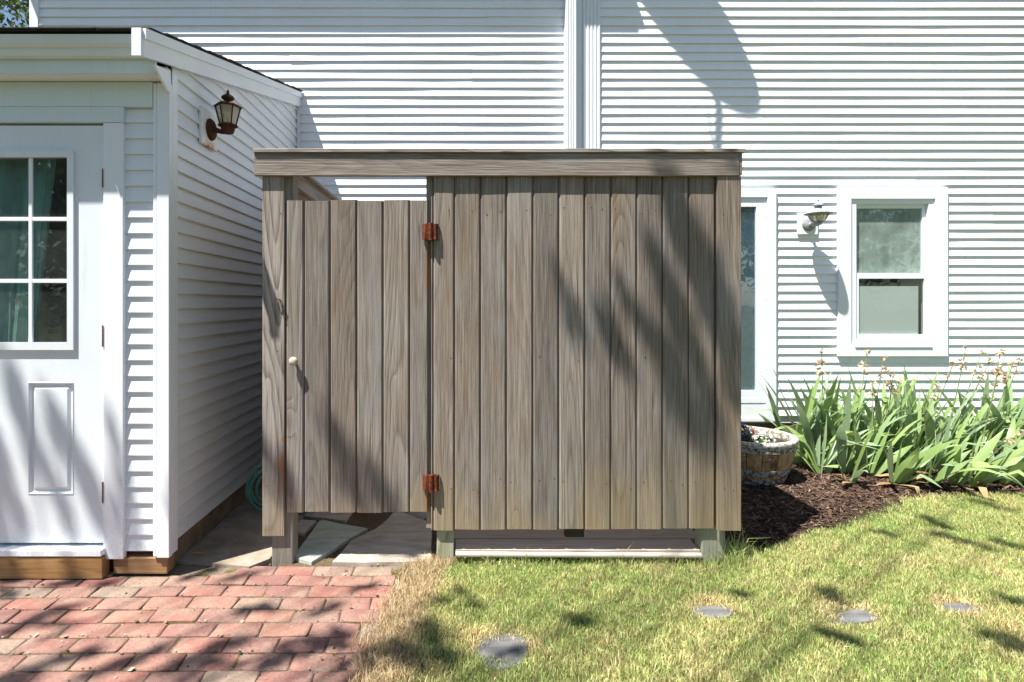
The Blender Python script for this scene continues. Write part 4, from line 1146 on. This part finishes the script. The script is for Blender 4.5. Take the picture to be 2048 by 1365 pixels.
def clump(name, label, c, rad, hgt, nleaf, leafcol, nflow, flowcols, fs=0.007):
    t = tag(empty(name, c), label, 'flower')
    def pts(n, shell):
        a = rng.uniform(0, 2*math.pi, n); q = rng.uniform(0, 1, n)**0.5; z = np.sqrt(np.clip(1-q**2, 0, 1))*(rng.uniform(0.2, 1, n) if not shell else rng.uniform(0.9, 1.1, n))
        return np.stack([c[0]+rad*q*np.cos(a), c[1]+rad*q*np.sin(a), c[2]+hgt*z], 1)
    def leaves(P_, s, cols, nm, par):
        n = len(P_); d = rng.normal(size=(n,3)); d[:,2] = np.abs(d[:,2]); d /= np.linalg.norm(d, axis=1)[:,None]
        e = np.cross(d, rng.normal(size=(n,3))); e /= np.linalg.norm(e, axis=1)[:,None]
        L = (s*rng.uniform(.7, 1.4, n))[:,None]
        V = np.stack([P_ - d*L, P_ + e*L*0.5, P_ + d*L, P_ - e*L*0.5], 1)
        np_mesh(nm, V, [(0,1,2,3)], cols, M['flowerleaf'], 'stuff', par, c)
    P1 = pts(nleaf, False); lc = np.array(leafcol)*rng.uniform(0.6, 1.3, (nleaf,1))
    leaves(P1, 0.012, lc, 'foliage', t)
    P2 = pts(nflow, True)
    fc = np.array([flowcols[i] for i in rng.integers(0, len(flowcols), nflow)])
    P2 = np.repeat(P2, 4, 0) + rng.normal(0, fs*0.55, (nflow*4,3)); leaves(P2, fs, np.repeat(fc, 4, 0), 'blossoms', t)
zr_ = zb0+HB-0.045
clump('lobelia_plant', 'blue violet lobelia flowers in the planter against the shower corner', (1.985, 4.13, zr_), 0.095, 0.15, 650, (0.05, 0.09, 0.03), 80, [(0.20, 0.20, 0.55), (0.14, 0.12, 0.40), (0.45, 0.42, 0.65)])
clump('alyssum_plant', 'low white flowers in the middle of the barrel planter', (2.165, 4.13, zr_), 0.085, 0.07, 400, (0.10, 0.17, 0.05), 95, [(0.80, 0.80, 0.76), (0.75, 0.74, 0.70)], 0.008)
clump('red_flower', 'red blossoms behind the white flowers in the barrel planter', (2.12, 4.27, zr_), 0.05, 0.105, 200, (0.08, 0.14, 0.04), 14, [(0.50, 0.03, 0.05), (0.62, 0.12, 0.14)], 0.010)

# ================================================================== IRISES
def leaf_mesh(seed):
    r_ = random.Random(seed); mb = MB(); n = 9
    bend = r_.uniform(0.05, 0.9)**2.0*1.6; kink = r_.random() < 0.14; tw = r_.uniform(-0.7, 0.7)
    side = r_.uniform(-0.22, 0.22)
    p = Vector((0,0,0)); ang = r_.uniform(0.0, 0.12)
    wmax = r_.uniform(0.0155, 0.0240)
    for i in range(n+1):
        t = i/n
        wv = wmax*(0.62+0.5*math.sin(min(1, t*1.25)*math.pi*0.62))*(1-max(0, (t-0.55)/0.45)**1.7)
        wv = max(wv, 0.0008)
        a = ang + bend*t**2.2 + (1.25 if kink and t > 0.62 else 0)
        d = Vector((math.sin(a), side*t*0.4, math.cos(a)))
        if i: p = p + d*(1/n)
        wd = Vector((math.sin(tw*t*0.6)*0.8, math.cos(tw*t), 0)).normalized()
        nn = d.cross(wd).normalized()*0.20*wv
        # length axis scaled to 1; widths stay in metres
        mb.v += [tuple(p - wd*wv - nn*0.0), tuple(p + nn), tuple(p + wd*wv)]
    for i in range(n):
        a = 3*i; mb.f += [(a, a+1, a+4, a+3), (a+1, a+2, a+5, a+4)]
    return mb
LEAFV = []
for s in range(30):
    mb = leaf_mesh(300+s)
    ms = []
    for L in (0.42, 0.62):
        me = bpy.data.meshes.new('leaf')
        me.from_pydata([(p[0]*L, p[1]*(1 if abs(p[1]) < 0.03 else 1), p[2]*L) for p in mb.v], [], mb.f); me.update()
        for p in me.polygons: p.use_smooth = True
        me.materials.append(M['iris']); ms.append(me)
    md = ms[0].copy(); md.materials.clear(); md.materials.append(M['iris_dry'])
    LEAFV.append((ms[0], ms[1], md))
BLOOMS = []
for s in range(5):
    r_ = random.Random(800+s); mb = MB()
    for k in range(9):
        d = Vector((r_.gauss(0,1), r_.gauss(0,1), r_.gauss(0,1)-0.2)).normalized(); e = d.orthogonal().normalized()
        e = (Matrix.Rotation(r_.uniform(0, 6.28), 3, d) @ e); L = r_.uniform(0.014, 0.032); W = L*r_.uniform(.25, .5)
        c = d*0.004; q = d.cross(e)*0.006
        mb.add([c, c+d*L*.5+e*W+q, c+d*L-q, c+d*L*.5-e*W+q*.3, c+d*L*0.5-q], [(0,1,4), (1,2,4), (2,3,4), (3,0,4)])
    me = bpy.data.meshes.new('withered_bloom'); me.from_pydata(mb.v, [], mb.f); me.update(); me.materials.append(M['bloom']); BLOOMS.append(me)
FANS = []
ir = random.Random(31)
def fan(x, y, lean, nleaf, hs, tall, label, flop=0.0, dry=0):
    z = mulch_h(x, y) - 0.004
    t = tag(empty('iris_plant', (x, y, z)), label, 'plant', 'irises along the house wall')
    rot = ir.uniform(-0.5, 0.5)
    for i in range(nleaf):
        u = (i/(max(1, nleaf-1)) - 0.5)*2 if nleaf > 1 else 0
        me = ir.choice(LEAFV)[1 if ir.random() < tall else 0]
        ly = u*0.48*ir.uniform(0.5, 1.2) + lean + ir.gauss(0, 0.10)
        sgn = 0.0 if ly > 0 else math.pi
        o = place('leaf', me, t, (x + u*0.028 + ir.uniform(-.008,.008), y + ir.uniform(-.02,.02), z))
        rz = rot + ir.gauss(0, 0.45)
        Mx = Matrix.Rotation(rz, 4, 'Z') @ Matrix.Rotation(ly, 4, 'Y') @ Matrix.Rotation(ir.gauss(0, 0.10) + flop, 4, 'X') @ Matrix.Rotation(sgn + ir.uniform(-.5,.5), 4, 'Z')
        o.rotation_euler = Mx.to_euler(); s = hs*ir.uniform(0.78, 1.15); o.scale = (s, ir.uniform(1.0, 1.35), s)
    for i in range(dry):
        o = place('leaf', ir.choice(LEAFV)[2], t, (x+ir.uniform(-.04,.04), y-0.02, z+0.004))
        a = ir.uniform(-math.pi, 0)
        o.rotation_euler = (Matrix.Rotation(a, 4, 'Z') @ Matrix.Rotation(1.25, 4, 'Y')).to_euler(); o.scale = (0.6, 0.9, 0.6)
    FANS.append((t, x, y, z)); return t
LA = 'tall upright sword leaved iris clump close to the house wall'
LB = 'iris clump with arching leaves at the mulch bed edge'
LC = 'iris clump flopping sideways away from the barrel planter'
# back rows close to the wall
for i in range(22):
    x = 2.70 + i*0.130 + ir.uniform(-.05,.05); fan(x, ir.uniform(4.60, 4.80), 0.04 + 0.012*i, ir.randint(8, 11), 1.16, 0.8, LA)
for i in range(20):
    x = 2.68 + i*0.140 + ir.uniform(-.06,.06); fan(x, ir.uniform(4.38, 4.58), 0.06 + 0.022*i, ir.randint(8, 11), 1.04, 0.6, LA if i < 8 else LC)
for i in range(15):
    x = 2.66 + i*0.185 + ir.uniform(-.06,.06); fan(x, ir.uniform(4.17, 4.34), 0.06 + 0.036*i, ir.randint(7, 10), 0.88, 0.35, LB if i < 7 else LC, 0.10, 1)
for i in range(8):
    x = 2.80 + i*0.31 + ir.uniform(-.06,.06); fan(x, ir.uniform(4.04, 4.12), 0.12 + 0.05*i, ir.randint(5, 7), 0.75, 0.1, LB if i < 4 else LC, 0.30, 1)
LD = 'low iris clump spilling forward over the mulch onto the lawn edge'
for i in range(10):
    x = 3.08 + i*0.235 + ir.uniform(-.06,.06); fan(x, ir.uniform(4.00, 4.09), 0.25 + 0.03*i, ir.randint(6, 8), 0.86, 0.25, LD, 0.55, 1)
# flower stalks with withered blooms
def stalk(tpx, tpy, bpx, d, blooms=3):
    tip = Vector((PX(tpx, d), d, PZ(tpy, d))); bx_ = PX(bpx, d)
    t, fx, fy, fz = min(FANS, key=lambda f: abs(f[1]-bx_) + 0.6*abs(f[2]-d))
    b = Vector((fx, fy, fz)); pts = []
    for i in range(9):
        s = i/8; p = b.lerp(tip, s); p.z = b.z + (tip.z-b.z)*(s**0.9)
        p.x += 0.02*math.sin(s*3); pts.append(p)
    mb = MB(); mb.tube(pts, [0.0058 - 0.003*i/8 for i in range(9)], 6)
    st = obj('flower_stalk', mb, M['stalk'], t, at=tuple(b))
    if t['label'] == LD: t['label'] = 'low iris clump with a withered flower stalk spilling over the lawn edge'
    elif 'withered' not in t['label']: t['label'] = t['label'].replace('iris clump', 'iris clump with a withered flower stalk,', 1) if t['label'].startswith('iris') else 'tall iris clump by the house wall bearing a stalk of withered blooms'
    for k in range(blooms):
        p = pts[-1-k] if k < 2 else pts[-2].lerp(pts[-3], 0.5)
        off = Vector((ir.uniform(-.016,.016), ir.uniform(-.012,.012), 0.0 if k else 0.01))
        o = place('withered_bloom', ir.choice(BLOOMS), st, tuple(p + off*(1 if k else 0.2)), (ir.uniform(0,6), ir.uniform(0,6), ir.uniform(0,6)), (ir.uniform(0.9, 1.5),)*3)
for a in [(1642,702,1618,4.55,4),(1734,706,1665,4.5,3),(1766,716,1715,4.42,3),(1784,752,1745,4.5,2),(1798,764,1748,4.4,2),(1744,766,1712,4.35,2),(1931,694,1868,4.5,4),(1962,706,1902,4.55,3),(1980,722,1890,4.35,3),
          (2000,704,1922,4.5,3),(2024,730,1985,4.4,3),(2038,722,1990,4.6,2),(1905,730,1850,4.6,2),(1876,772,1795,4.3,2),(2042,868,1850,4.1,3),(1995,745,1930,4.3,2),(2062,740,2010,4.5,3)]:
    stalk(*a)

# ================================================================== MULCH CHIPS AND GRASS
N = 24000
x = rng.uniform(1.38, 5.2, N*2); y = rng.uniform(2.97, 4.9, N*2)
ok = ~inpoly(x, y, [(p[0], p[1]-0.035) for p in LAWN]); x, y = x[ok][:N], y[ok][:N]; n = len(x)
z = np.array([mulch_h(a, b) for a, b in zip(x, y)]) + rng.uniform(0.0, 0.012, n)
a = rng.uniform(0, 2*math.pi, n); tl = rng.normal(0, 0.22, n); L = rng.gamma(3, 0.0050, n) + 0.004; W = L*rng.uniform(0.07, 0.20, n) + 0.001
d = np.stack([np.cos(a)*np.cos(tl), np.sin(a)*np.cos(tl), np.sin(tl)], 1); e = np.stack([-np.sin(a), np.cos(a), rng.normal(0, 0.3, n)], 1)
c = np.stack([x, y, z], 1)
V = np.stack([c - d*L[:,None] - e*W[:,None], c + d*L[:,None]*0.9 - e*W[:,None]*0.6, c + d*L[:,None] + e*W[:,None], c - d*L[:,None]*0.8 + e*W[:,None]*0.8], 1)
pal = np.array([(0.060,0.038,0.028),(0.095,0.060,0.044),(0.14,0.092,0.068),(0.042,0.028,0.021),(0.24,0.17,0.125)]); pw = [0.3,0.3,0.18,0.17,0.05]
np_mesh('mulch_chips', V, [(0,1,2,3)], pal[rng.choice(5, n, p=pw)]*rng.uniform(.7,1.3,(n,1)), M['chips'], 'stuff')
COL.objects['mulch_chips']['label'] = 'dark brown shredded bark mulch under the irises'; COL.objects['mulch_chips']['category'] = 'mulch'

def blades(name, x, y, z, h, wd, lean, cols, m, label):
    n = len(x); a = rng.uniform(0, 2*math.pi, n); b = rng.uniform(0, 2*math.pi, n)
    dx, dy = np.cos(a)*lean, np.sin(a)*lean
    wx, wy = np.cos(b)*wd, np.sin(b)*wd
    B = np.stack([x, y, z], 1); Wv = np.stack([wx, wy, np.zeros(n)], 1)
    up = np.stack([dx*0.35, dy*0.35, np.sqrt(np.clip(1-(lean*0.35)**2, 0.05, 1))], 1)*(h*0.55)[:,None]
    mid = B + up
    up2 = np.stack([dx, dy, np.sqrt(np.clip(1-lean**2, 0.02, 1))], 1)*(h*0.5)[:,None]
    tip = mid + up2
    V = np.stack([B - Wv, B + Wv, mid + Wv*0.8, mid - Wv*0.8, tip], 1)
    o = np_mesh(name, V, [(0,1,2,3), (3,2,4)], cols, m, 'stuff'); o['label'] = label; o['category'] = 'grass'; return o
N = 440000
x = rng.uniform(-0.45, 6.2, N); y = rng.uniform(1.75, 4.05, N)
# keep what lies near the view
keep = (x > -0.9*y*0.3-0.6) & (x < y*1.02 + 1.5) & inpoly(x + rng.normal(0, 0.018, N), y + rng.normal(0, 0.015, N), LAWN)
for (c, r_) in STEPS:
    dd_ = np.hypot((x-c[0]), (y-c[1])*1.25); keep &= ~(dd_ < r_*rng.uniform(0.45, 1.02, N)**0.8)
x, y = x[keep], y[keep]; n = len(x)
big = vnoise(x, y, 1.6, 3.1); med = vnoise(x, y, 5.0, 9.2); sm = vnoise(x, y, 17.0, 4.4)
dryv = 0.27 + 0.42*big + 0.46*med + 0.36*sm
# worn and dry along the brick edge and behind the stones
edge = np.interp(y, [1.2, 1.9, 2.3, 2.62, 2.86, 2.93], [-0.33, -0.335, -0.30, -0.27, -0.22, -0.12])
de_ = np.clip((x-edge + 0.09*sm)/(0.19 + 0.22*med), 0, 1)
dryv += 0.95*(1-de_)**1.4
for (c, r_) in STEPS:
    q = np.hypot((x-c[0])*0.9, (y-c[1]-r_*0.45)*1.1); dryv += 0.75*np.clip(1-(q-r_*0.75)/0.07, 0, 1)
dry = np.clip(dryv + rng.normal(0, 0.26, n), 0, 1)
thin = rng.uniform(0, 1, n) < (1 - 0.35*(1-de_))
gcol = np.array([(0.17,0.30,0.05),(0.24,0.37,0.075),(0.31,0.42,0.11),(0.14,0.25,0.045),(0.37,0.45,0.16)])[rng.integers(0, 5, n)]
dcol = np.array([(0.58,0.48,0.26),(0.68,0.58,0.35),(0.48,0.38,0.19),(0.60,0.54,0.28),(0.38,0.28,0.13)])[rng.integers(0, 5, n)]
gcol = gcol*0.85 + np.array([(0.36,0.38,0.22)])*0.15
cols = gcol*(1-dry[:,None]) + dcol*dry[:,None]; cols *= rng.uniform(.95, 1.6, (n,1)); cols = np.clip(cols, 0, 0.85)
h = (0.023 + 0.010*big + 0.008*med)*rng.uniform(0.6, 1.35, n)*(1+0.7*sm); h = np.where(dry > 0.75, h*0.85, h)
# longer tufts against the shower and by the corner post
nearbox = (y > 2.86) & (x < 1.5); h = np.where(nearbox, h*np.where(rng.uniform(0, 1, n) < 0.14, rng.uniform(1.8, 3.4, n), rng.uniform(0.9, 1.7, n)), h)
corner = np.hypot(x-1.36, y-2.93) < 0.10; h = np.where(corner, h*rng.uniform(1.0, 2.2, n), h)
lean = np.clip(np.abs(rng.normal(0.66, 0.24, n)), 0.05, 0.97); lean = np.where(dry > 0.8, np.clip(lean+0.25, 0, 0.98), lean)
k_ = thin
blades('grass', x[k_], y[k_], np.zeros(k_.sum()), h[k_], np.where(rng.uniform(0,1,n) < 0.05, 0.0034, 0.0010 + 0.0010*rng.uniform(0,1,n))[k_], lean[k_], cols[k_], M['grass'], 'short sunlit lawn grass with dry patches in front of the shower')
# straw lying over the brick edge
N = 9000
y = rng.uniform(1.8, 2.92, N); ed = np.interp(y, [1.2, 1.9, 2.3, 2.62, 2.86, 2.93], [-0.33, -0.335, -0.30, -0.27, -0.22, -0.12])
x = ed + 0.045 + rng.normal(0, 0.065, N) ; kk = (x < ed+0.17) & (x > ed-0.085 - 0.03*np.sin(y*9)); x, y = x[kk], y[kk]; n = len(x)
c5 = np.array([(0.60,0.47,0.28),(0.74,0.61,0.41),(0.44,0.31,0.17),(0.26,0.17,0.085)])[rng.choice(4, n, p=[.35,.3,.22,.13])]
blades('dry_grass', x, y, np.full(n, 0.004), rng.uniform(0.02, 0.055, n), np.full(n, 0.0012), np.clip(rng.normal(0.85, 0.1, n), 0, 0.985), c5*rng.uniform(.7,1.2,(n,1)), M['grass'], 'dry straw coloured grass along the brick patio edge')

# grit, moss crumbs and clippings lying on the bricks and in their joints
N = 5200
x = rng.uniform(-2.7, -0.25, N); y = rng.uniform(1.75, 2.88, N)
jr = np.abs(((2.815 - y)/BW + 0.5) % 1 - 0.0); jr = np.minimum(jr, 1-jr)
kk = (rng.uniform(0, 1, N) < np.where(jr < 0.10, 1.0, 0.10 + 0.35*np.clip((x+0.75)/0.5, 0, 1))) & ((y < 2.70) | (x > -1.36)); x, y = x[kk], y[kk]; n = len(x)
a = rng.uniform(0, 6.28, n); L = rng.gamma(2, 0.0016, n) + 0.0012; W = L*rng.uniform(.25, .9, n)
c = np.stack([x, y, rng.uniform(0.001, 0.007, n)], 1); d = np.stack([np.cos(a), np.sin(a), rng.normal(0, .25, n)], 1); e = np.stack([-np.sin(a), np.cos(a), rng.normal(0, .25, n)], 1)
V = np.stack([c-d*L[:,None], c+e*W[:,None], c+d*L[:,None], c-e*W[:,None]], 1)
pc = np.array([(0.30,0.24,0.17),(0.20,0.15,0.10),(0.10,0.085,0.03),(0.06,0.045,0.03),(0.40,0.33,0.24)])[rng.choice(5, n, p=[.3,.25,.2,.15,.1])]
o = np_mesh('patio_grit', V, [(0,1,2,3)], pc*rng.uniform(.7,1.3,(n,1)), M['chips'], 'stuff'); o['label'] = 'sandy grit and moss crumbs between the patio bricks'; o['category'] = 'grit'

# a tuft of long grass at the shower's right corner post
N = 90
x = 1.36 + rng.normal(0, 0.055, N); y = 2.925 + rng.normal(0, 0.025, N)
blades('grass_tuft', x, y, np.zeros(N), rng.uniform(0.06, 0.16, N), np.full(N, 0.0018), np.clip(np.abs(rng.normal(0.7, 0.2, N)), 0.1, 0.97), np.array([(0.20,0.34,0.07),(0.30,0.44,0.12),(0.40,0.46,0.18)])[rng.integers(0, 3, N)], M['grass'], 'longer tuft of grass at the foot of the corner post')

# ================================================================== TREES
def leaf_quads(P_, s, base, var=0.35):
    n = len(P_); d = rng.normal(size=(n,3)); d[:,2] -= 0.3; d /= np.linalg.norm(d, axis=1)[:,None]
    e = np.cross(d, rng.normal(size=(n,3))); e /= np.linalg.norm(e, axis=1)[:,None]; L = (s*rng.uniform(.7,1.3,n))[:,None]
    V = np.stack([P_-d*L, P_+e*L*0.52, P_+d*L, P_-e*L*0.52], 1)
    c = np.array(base)*rng.uniform(1-var, 1+var, (n,1)) + rng.uniform(0, 0.02, (n,1))*np.array([1, 1, 0])
    return V, c
def tree(name, label, base, crown, radii, nclump, nper, leaf, col, sprays=()):
    t = tag(empty(name, base), label, 'tree')
    b = Vector(base); c = Vector(crown)
    tk = MB(); top = Vector((c.x*0.6+b.x*0.4, c.y*0.6+b.y*0.4, c.z))
    pts = [b, b.lerp(top, 0.35)+Vector((.1,.05,0)), b.lerp(top, 0.7), top]
    tk.tube(pts, [0.26, 0.20, 0.14, 0.06], 10)
    trunk = obj('trunk', tk, M['bark'], t, at=base)
    cl = []
    while len(cl) < nclump:
        v = rng.normal(size=3); v /= np.linalg.norm(v); v *= rng.uniform(0.45, 1.0)
        cl.append(np.array(crown) + v*np.array(radii))
    lb = MB()
    for q in cl[::max(1, nclump//12)]:
        q = Vector(q); s = pts[2].lerp(top, random.random()); m_ = s.lerp(q, 0.5) + Vector((0,0,0.2)); lb.tube([s, m_, q], [0.06, 0.035, 0.012], 6)
    for (p0, p1) in sprays:
        s = pts[2].lerp(top, random.random()); m_ = s.lerp(p0, 0.55) + Vector((0,0,0.5)); lb.tube([s, m_, p0, p1], [0.022, 0.010, 0.006, 0.003], 6)
    obj('limbs', lb, M['bark'], t, at=base)
    P_ = np.concatenate([np.array(q) + rng.normal(size=(nper,3))*np.array([.34,.34,.24]) for q in cl])
    V, cc = leaf_quads(P_, leaf, col)
    return t, V, cc
def crown_obj(t, V, cc): np_mesh('crown', V, [(0,1,2,3)], cc, M['foliage'], 'stuff', t, tuple(t.location))
# tree behind the house corner
t, V, cc = tree('leafy_tree', 'green leafy tree rising behind the house corner board', (-8.2, 9.5, -0.04), (-7.6, 9.4, 5.6), (2.2, 2.0, 2.4), 90, 120, 0.055, (0.075, 0.115, 0.03)); crown_obj(t, V, cc)
# yard trees behind the camera, seen only as reflections in the panes
t, V, cc = tree('yard_tree', 'broad green yard tree facing the house window', (11.5, -8.5, -0.04), (11.0, -8.0, 4.6), (4.2, 2.4, 3.2), 120, 90, 0.11, (0.07, 0.11, 0.03)); crown_obj(t, V, cc)
t, V, cc = tree('yard_tree', 'low green yard tree across from the glazed door', (-9.5, -8.5, -0.04), (-9.2, -8.2, 3.4), (3.2, 2.0, 2.6), 90, 90, 0.11, (0.06, 0.10, 0.03)); crown_obj(t, V, cc)
# the shade tree: sprays of leaves over the yard dapple the shower, door, bricks and lawn
sp = []; SV = []; SCc = []
def spray(p0, p1, wid, n, k=1.75):
    n = int(n*1.25)
    p0 = Vector(p0); p1 = Vector(p1); kk = k + random.uniform(-.25, .25)
    a = p0 - SUN*kk; b = p1 - SUN*kk; sp.append((a, b))
    tt = rng.uniform(0, 1, n); base = np.array(a)[None]*(1-tt)[:,None] + np.array(b)[None]*tt[:,None]
    taper = (0.35 + 0.65*np.sin(np.clip(tt, 0.05, 1)*math.pi))[:,None]
    base = base + rng.normal(size=(n,3))*wid*0.5*taper + np.array(SUN)[None]*rng.normal(0, 0.06, (n,1))
    V, c = leaf_quads(base, 0.042, (0.075, 0.12, 0.03)); SV.append(V); SCc.append(c)
def B_(px, py): return (BX(px), DB, BZ(py))
def S_(px, py): return (SX(px), DS, SZ(py))
def G_(px, py): q = GP(px, py); return (q[0], q[1], 0.0)
for a, b, wd, n in [(B_(1345,390), B_(1425,640), 0.075, 130), (B_(1395,470), B_(1475,720), 0.07, 110), (B_(1300,470), B_(1420,800), 0.05, 95), (B_(1330,690), B_(1410,900), 0.075, 110),
                    (B_(1120,560), B_(1165,680), 0.045, 42), (B_(1200,620), B_(1260,740), 0.05, 40), (B_(1240,580), B_(1330,740), 0.035, 34), (B_(1440,600), B_(1490,860), 0.06, 70), (B_(1395,740), B_(1440,880), 0.05, 40),
                    (B_(665,850), B_(720,1000), 0.06, 62), (B_(735,940), B_(800,1060), 0.05, 44), (B_(515,880), B_(580,990), 0.05, 42), (B_(1450,325), B_(1480,345), 0.03, 8)]:
    spray(a, b, wd, n)
for a, b, wd, n in [(S_(0,700), S_(60,900), 0.045, 40), (S_(20,780), S_(130,1040), 0.05, 62), (S_(90,800), S_(190,1010), 0.055, 64), (S_(-40,830), S_(40,1060), 0.06, 60), (S_(150,930), S_(215,1060), 0.035, 26), (S_(-60,900), S_(0,1100), 0.06, 50), (S_(230, 850), S_(250, 1050), 0.03, 16)]:
    spray(a, b, wd, n)
for a, b, wd, n in [(G_(850,1250), G_(900,1345), 0.075, 85), (G_(800,1295), G_(850,1335), 0.06, 45), (G_(915,1185), G_(960,1215), 0.04, 20), (G_(1130,1235), G_(1190,1250), 0.035, 24), (G_(880,1200), G_(905,1215), 0.04, 16),
                    (G_(1840,1035), G_(1900,1062), 0.05, 34), (G_(1870,1070), G_(1990,1105), 0.05, 44), (G_(1990,1085), G_(2048,1100), 0.05, 30), (G_(1640,1180), G_(1680,1205), 0.04, 30), (G_(1630,1260), G_(1720,1290), 0.045, 40),
                    (G_(1980,1270), G_(2050,1310), 0.06, 54), (G_(1740,1060), G_(1790,1075), 0.03, 12), (G_(1940,1000), G_(2030,1030), 0.06, 40), (G_(1440,1180), G_(1500,1200), 0.04, 16), (G_(2000,1195), G_(2048,1215), 0.05, 26), (G_(985,1320), G_(1040,1300), 0.03, 10)]:
    spray(a, b, wd, n)
bb = random.Random(77)
for i in range(27):
    px = bb.uniform(-60, 800); py = bb.uniform(1150, 1390)
    a = G_(px, py); l = bb.uniform(0.08, 0.3); an = bb.uniform(-0.5, 0.9)
    spray(a, (a[0]+l*math.cos(an), a[1]+l*math.sin(an), 0), bb.uniform(0.025, 0.06), int(bb.uniform(12, 38)), 1.75)
t, V, cc = tree('shade_tree', 'tall leafy shade tree standing in the yard left of the viewpoint', (-8.4, -4.6, -0.04), (-7.6, -5.4, 8.8), (2.6, 2.2, 2.2), 110, 95, 0.085, (0.07, 0.115, 0.03), sp)
crown_obj(t, np.concatenate([V]+SV), np.concatenate([cc]+SCc))
